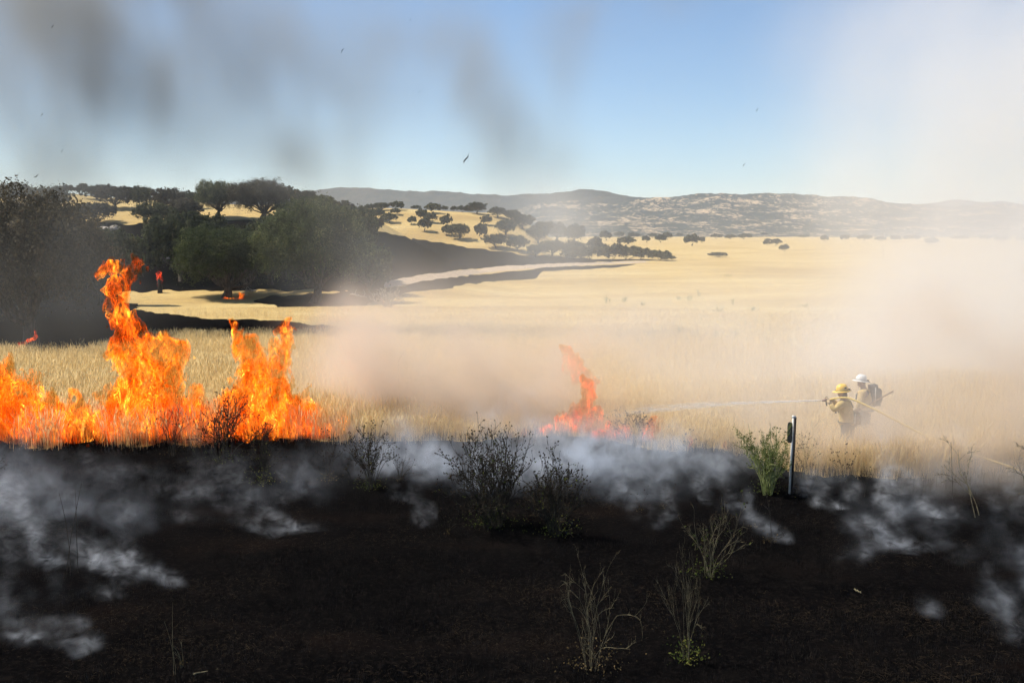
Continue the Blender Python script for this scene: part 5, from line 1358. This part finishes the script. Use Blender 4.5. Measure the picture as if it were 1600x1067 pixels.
# hose and nozzle
hs = empty('fire_hose', ga); tag(hs, 'pale yellow hose running from the nozzle over the shoulder and down to the right', 'fire hose')
hp = [P(1296, 624.5, DA - .12), P(1306, 622, DA - .16), P(1318, 621, DA - .22), P(1327, 622, DA - .26), P(1340, 627, DA - .35), P(1370, 641, DA - .5), P(1410, 662, DA - .7), P(1450, 683, DA - .9), P(1500, 704, DA - 1.1), P(1545, 718, DA - 1.3), P(1590, 733, DA - 1.5), P(1640, 760, DA - 1.6)]
hp = np.array(hp); tq = np.linspace(0, len(hp) - 1, 90); hh = np.array([np.interp(tq, np.arange(len(hp)), hp[:, k]) for k in range(3)]).T
for it in range(6): hh[1:-1] = (hh[:-2] + hh[2:]) / 4 + hh[1:-1] / 2
hh[-1][2] = float(height(hh[-1][0], hh[-1][1])) + .03
m_hose = simple('yellow_hose', (.72, .52, .14), (.82, .62, .20), 20, .7, .3, .003, .2)
mb = MB(); mb.tube(hh - ga, .021, 8); mb.build('hose_line', m_hose, hs, True)
mb = MB(); n0, n1 = P(1284.5, 625.6, DA - .10) - ga, P(1296, 624.5, DA - .12) - ga; dn = (n1 - n0)
mb.tube([n0, n0 + dn * .2, n0 + dn * .22, n0 + dn * .6, n0 + dn * .62, n1], [.030, .026, .034, .034, .024, .026], 12)
nzp = mb.build('nozzle', m_brass, hs, True)
mb = MB(); mb.tube([n0 + dn * .55 + [0, 0, -.02], n0 + dn * .6 + [.01, 0, -.13]], [.018, .016], 8); mb.tube([n0 + dn * .35 + [0, 0, .03], n0 + dn * .55 + [0, 0, .08], n0 + dn * .8 + [0, 0, .05]], .008, 6); mb.build('pistol_grip', m_dark, nzp, True)
# water: a narrow stream widening into spray
m_water, nt, out = newmat('water_spray')
n = noise_node(nt, 5, 5, stretch=(.35, 2, 2.5), rough=.7); at = nd(nt, 'ShaderNodeAttribute', attribute_name='along')
dens = mathn(nt, 'MULTIPLY', at.outputs['Fac'], mathn(nt, 'POWER', mathn(nt, 'MULTIPLY', n, 1.7), 3.0))
dd = nd(nt, 'ShaderNodeBsdfDiffuse'); dd.inputs[0].default_value = (.85, .87, .9, 1); tt = nd(nt, 'ShaderNodeBsdfTranslucent'); tt.inputs[0].default_value = (.85, .87, .9, 1)
m1 = nd(nt, 'ShaderNodeMixShader', i_0=.5); nt.links.new(dd.outputs[0], m1.inputs[1]); nt.links.new(tt.outputs[0], m1.inputs[2])
tr = nd(nt, 'ShaderNodeBsdfTransparent'); m2_ = nd(nt, 'ShaderNodeMixShader'); nt.links.new(mathn(nt, 'MINIMUM', dens, 1.0), m2_.inputs[0]); nt.links.new(tr.outputs[0], m2_.inputs[1]); nt.links.new(m1.outputs[0], m2_.inputs[2]); nt.links.new(m2_.outputs[0], out.inputs[0])
q = np.linspace(0, 1, 60); st = P(1284, 625.6, DA - .10); en = P(950, 646, DA + .9)
path = st + (en - st) * q[:, None]; path[:, 2] += .05 * 4 * q * (1 - q) - .0 * q
mb = MB(); r = np.random.default_rng(3)
for k in range(5):
    off = np.cumsum(r.normal(size=(60, 3)) * .004, axis=0) * (q[:, None] * 2)
    off[:, 2] += (k - 2) * .022 * q
    mb.tube(path + off - st, .010 + .032 * q + .02 * q * k / 5, 8, False)
me = mb.mesh('water_stream', True); co = np.zeros(len(me.vertices) * 3, np.float32); me.vertices.foreach_get('co', co)
L_ = np.abs(co.reshape(-1, 3)[:, 0]) / abs((en - st)[0]); fattr(me, 'along', np.interp(L_, [0, .05, .3, .8, 1], [.65, .28, .12, .08, .0]))
o = link('water_stream', me, m_water, None, st); tag(o, 'thin white jet of water arcing left from the hose nozzle', 'water jet', None, 'stuff')
# marker post
gp = G(1235, 771); s = gp[1] / FPX; Hp = 126 * s
po = empty('marker_post', gp, 0); tag(po, 'thin pale roadside post with a dark paddle, standing on the burnt ground', 'marker post')
m_post = simple('weathered_post', (.50, .47, .42), (.74, .72, .68), 14, .7, .3, .002, .2, (1, 1, .25)); m_post_dark = simple('shade_side_and_bolts', (.012, .010, .009), (.055, .042, .034), 9, .8, .3, .002, .2, (1, 1, .3))
mb = MB(); bmx = []
mb.box((-.6 * s, 0, Hp / 2 - .1), (2.8 * s, 3.0 * s, Hp + .2), Matrix.Rotation(.02, 3, 'Y')); mb.build('post', m_post, po)
mb = MB(); mb.box((2.5 * s, -.2 * s, Hp / 2 - .1 - 1 * s), (3.2 * s, 3.6 * s, Hp + .2 - 3 * s), Matrix.Rotation(.02, 3, 'Y')); mb.build('painted_shade_strip', m_post_dark, po)  # dark strip added to paint shade on the post's unlit right side
mb = MB(); mb.box((1.2 * s, -1.7 * s, Hp - 2 * s), (6.2 * s, 1.2 * s, 3.4 * s)); mb.build('post_cap', m_post, po)
bm = bmesh.new(); n = 20; pts = []
for k in range(n * 4):
    a = 2 * math.pi * k / (n * 4); c_, s_ = math.cos(a), math.sin(a)
    pts.append((math.copysign(abs(c_) ** .45, c_), math.copysign(abs(s_) ** .35, s_)))
f0 = [bm.verts.new((-2.4 * s + u * 3.4 * s, -3.4 * s - u * 2.2 * s, Hp - 27 * s + v * 16.5 * s)) for u, v in pts]; f1 = [bm.verts.new((v_.co.x + .6 * s, v_.co.y + 1.6 * s, v_.co.z)) for v_ in f0]
bm.faces.new(f0); bm.faces.new(f1[::-1])
for k in range(len(f0)): bm.faces.new((f0[k], f1[k], f1[(k + 1) % len(f0)], f0[(k + 1) % len(f0)]))
bmesh.ops.recalc_face_normals(bm, faces=bm.faces); bmesh.ops.translate(bm, vec=(-2.2 * s, 1.0 * s, 0), verts=bm.verts)
me = bpy.data.meshes.new('paddle'); bm.to_mesh(me); bm.free(); link('paddle', me, m_dark, po)
mb = MB(); 
for zz in (Hp - 19 * s, Hp - 35 * s): mb.tube([(-3.0 * s, -3.2 * s, zz), (1.0 * s, -1.0 * s, zz)], .5 * s, 8)
mb.build('bolts', m_post_dark, po)
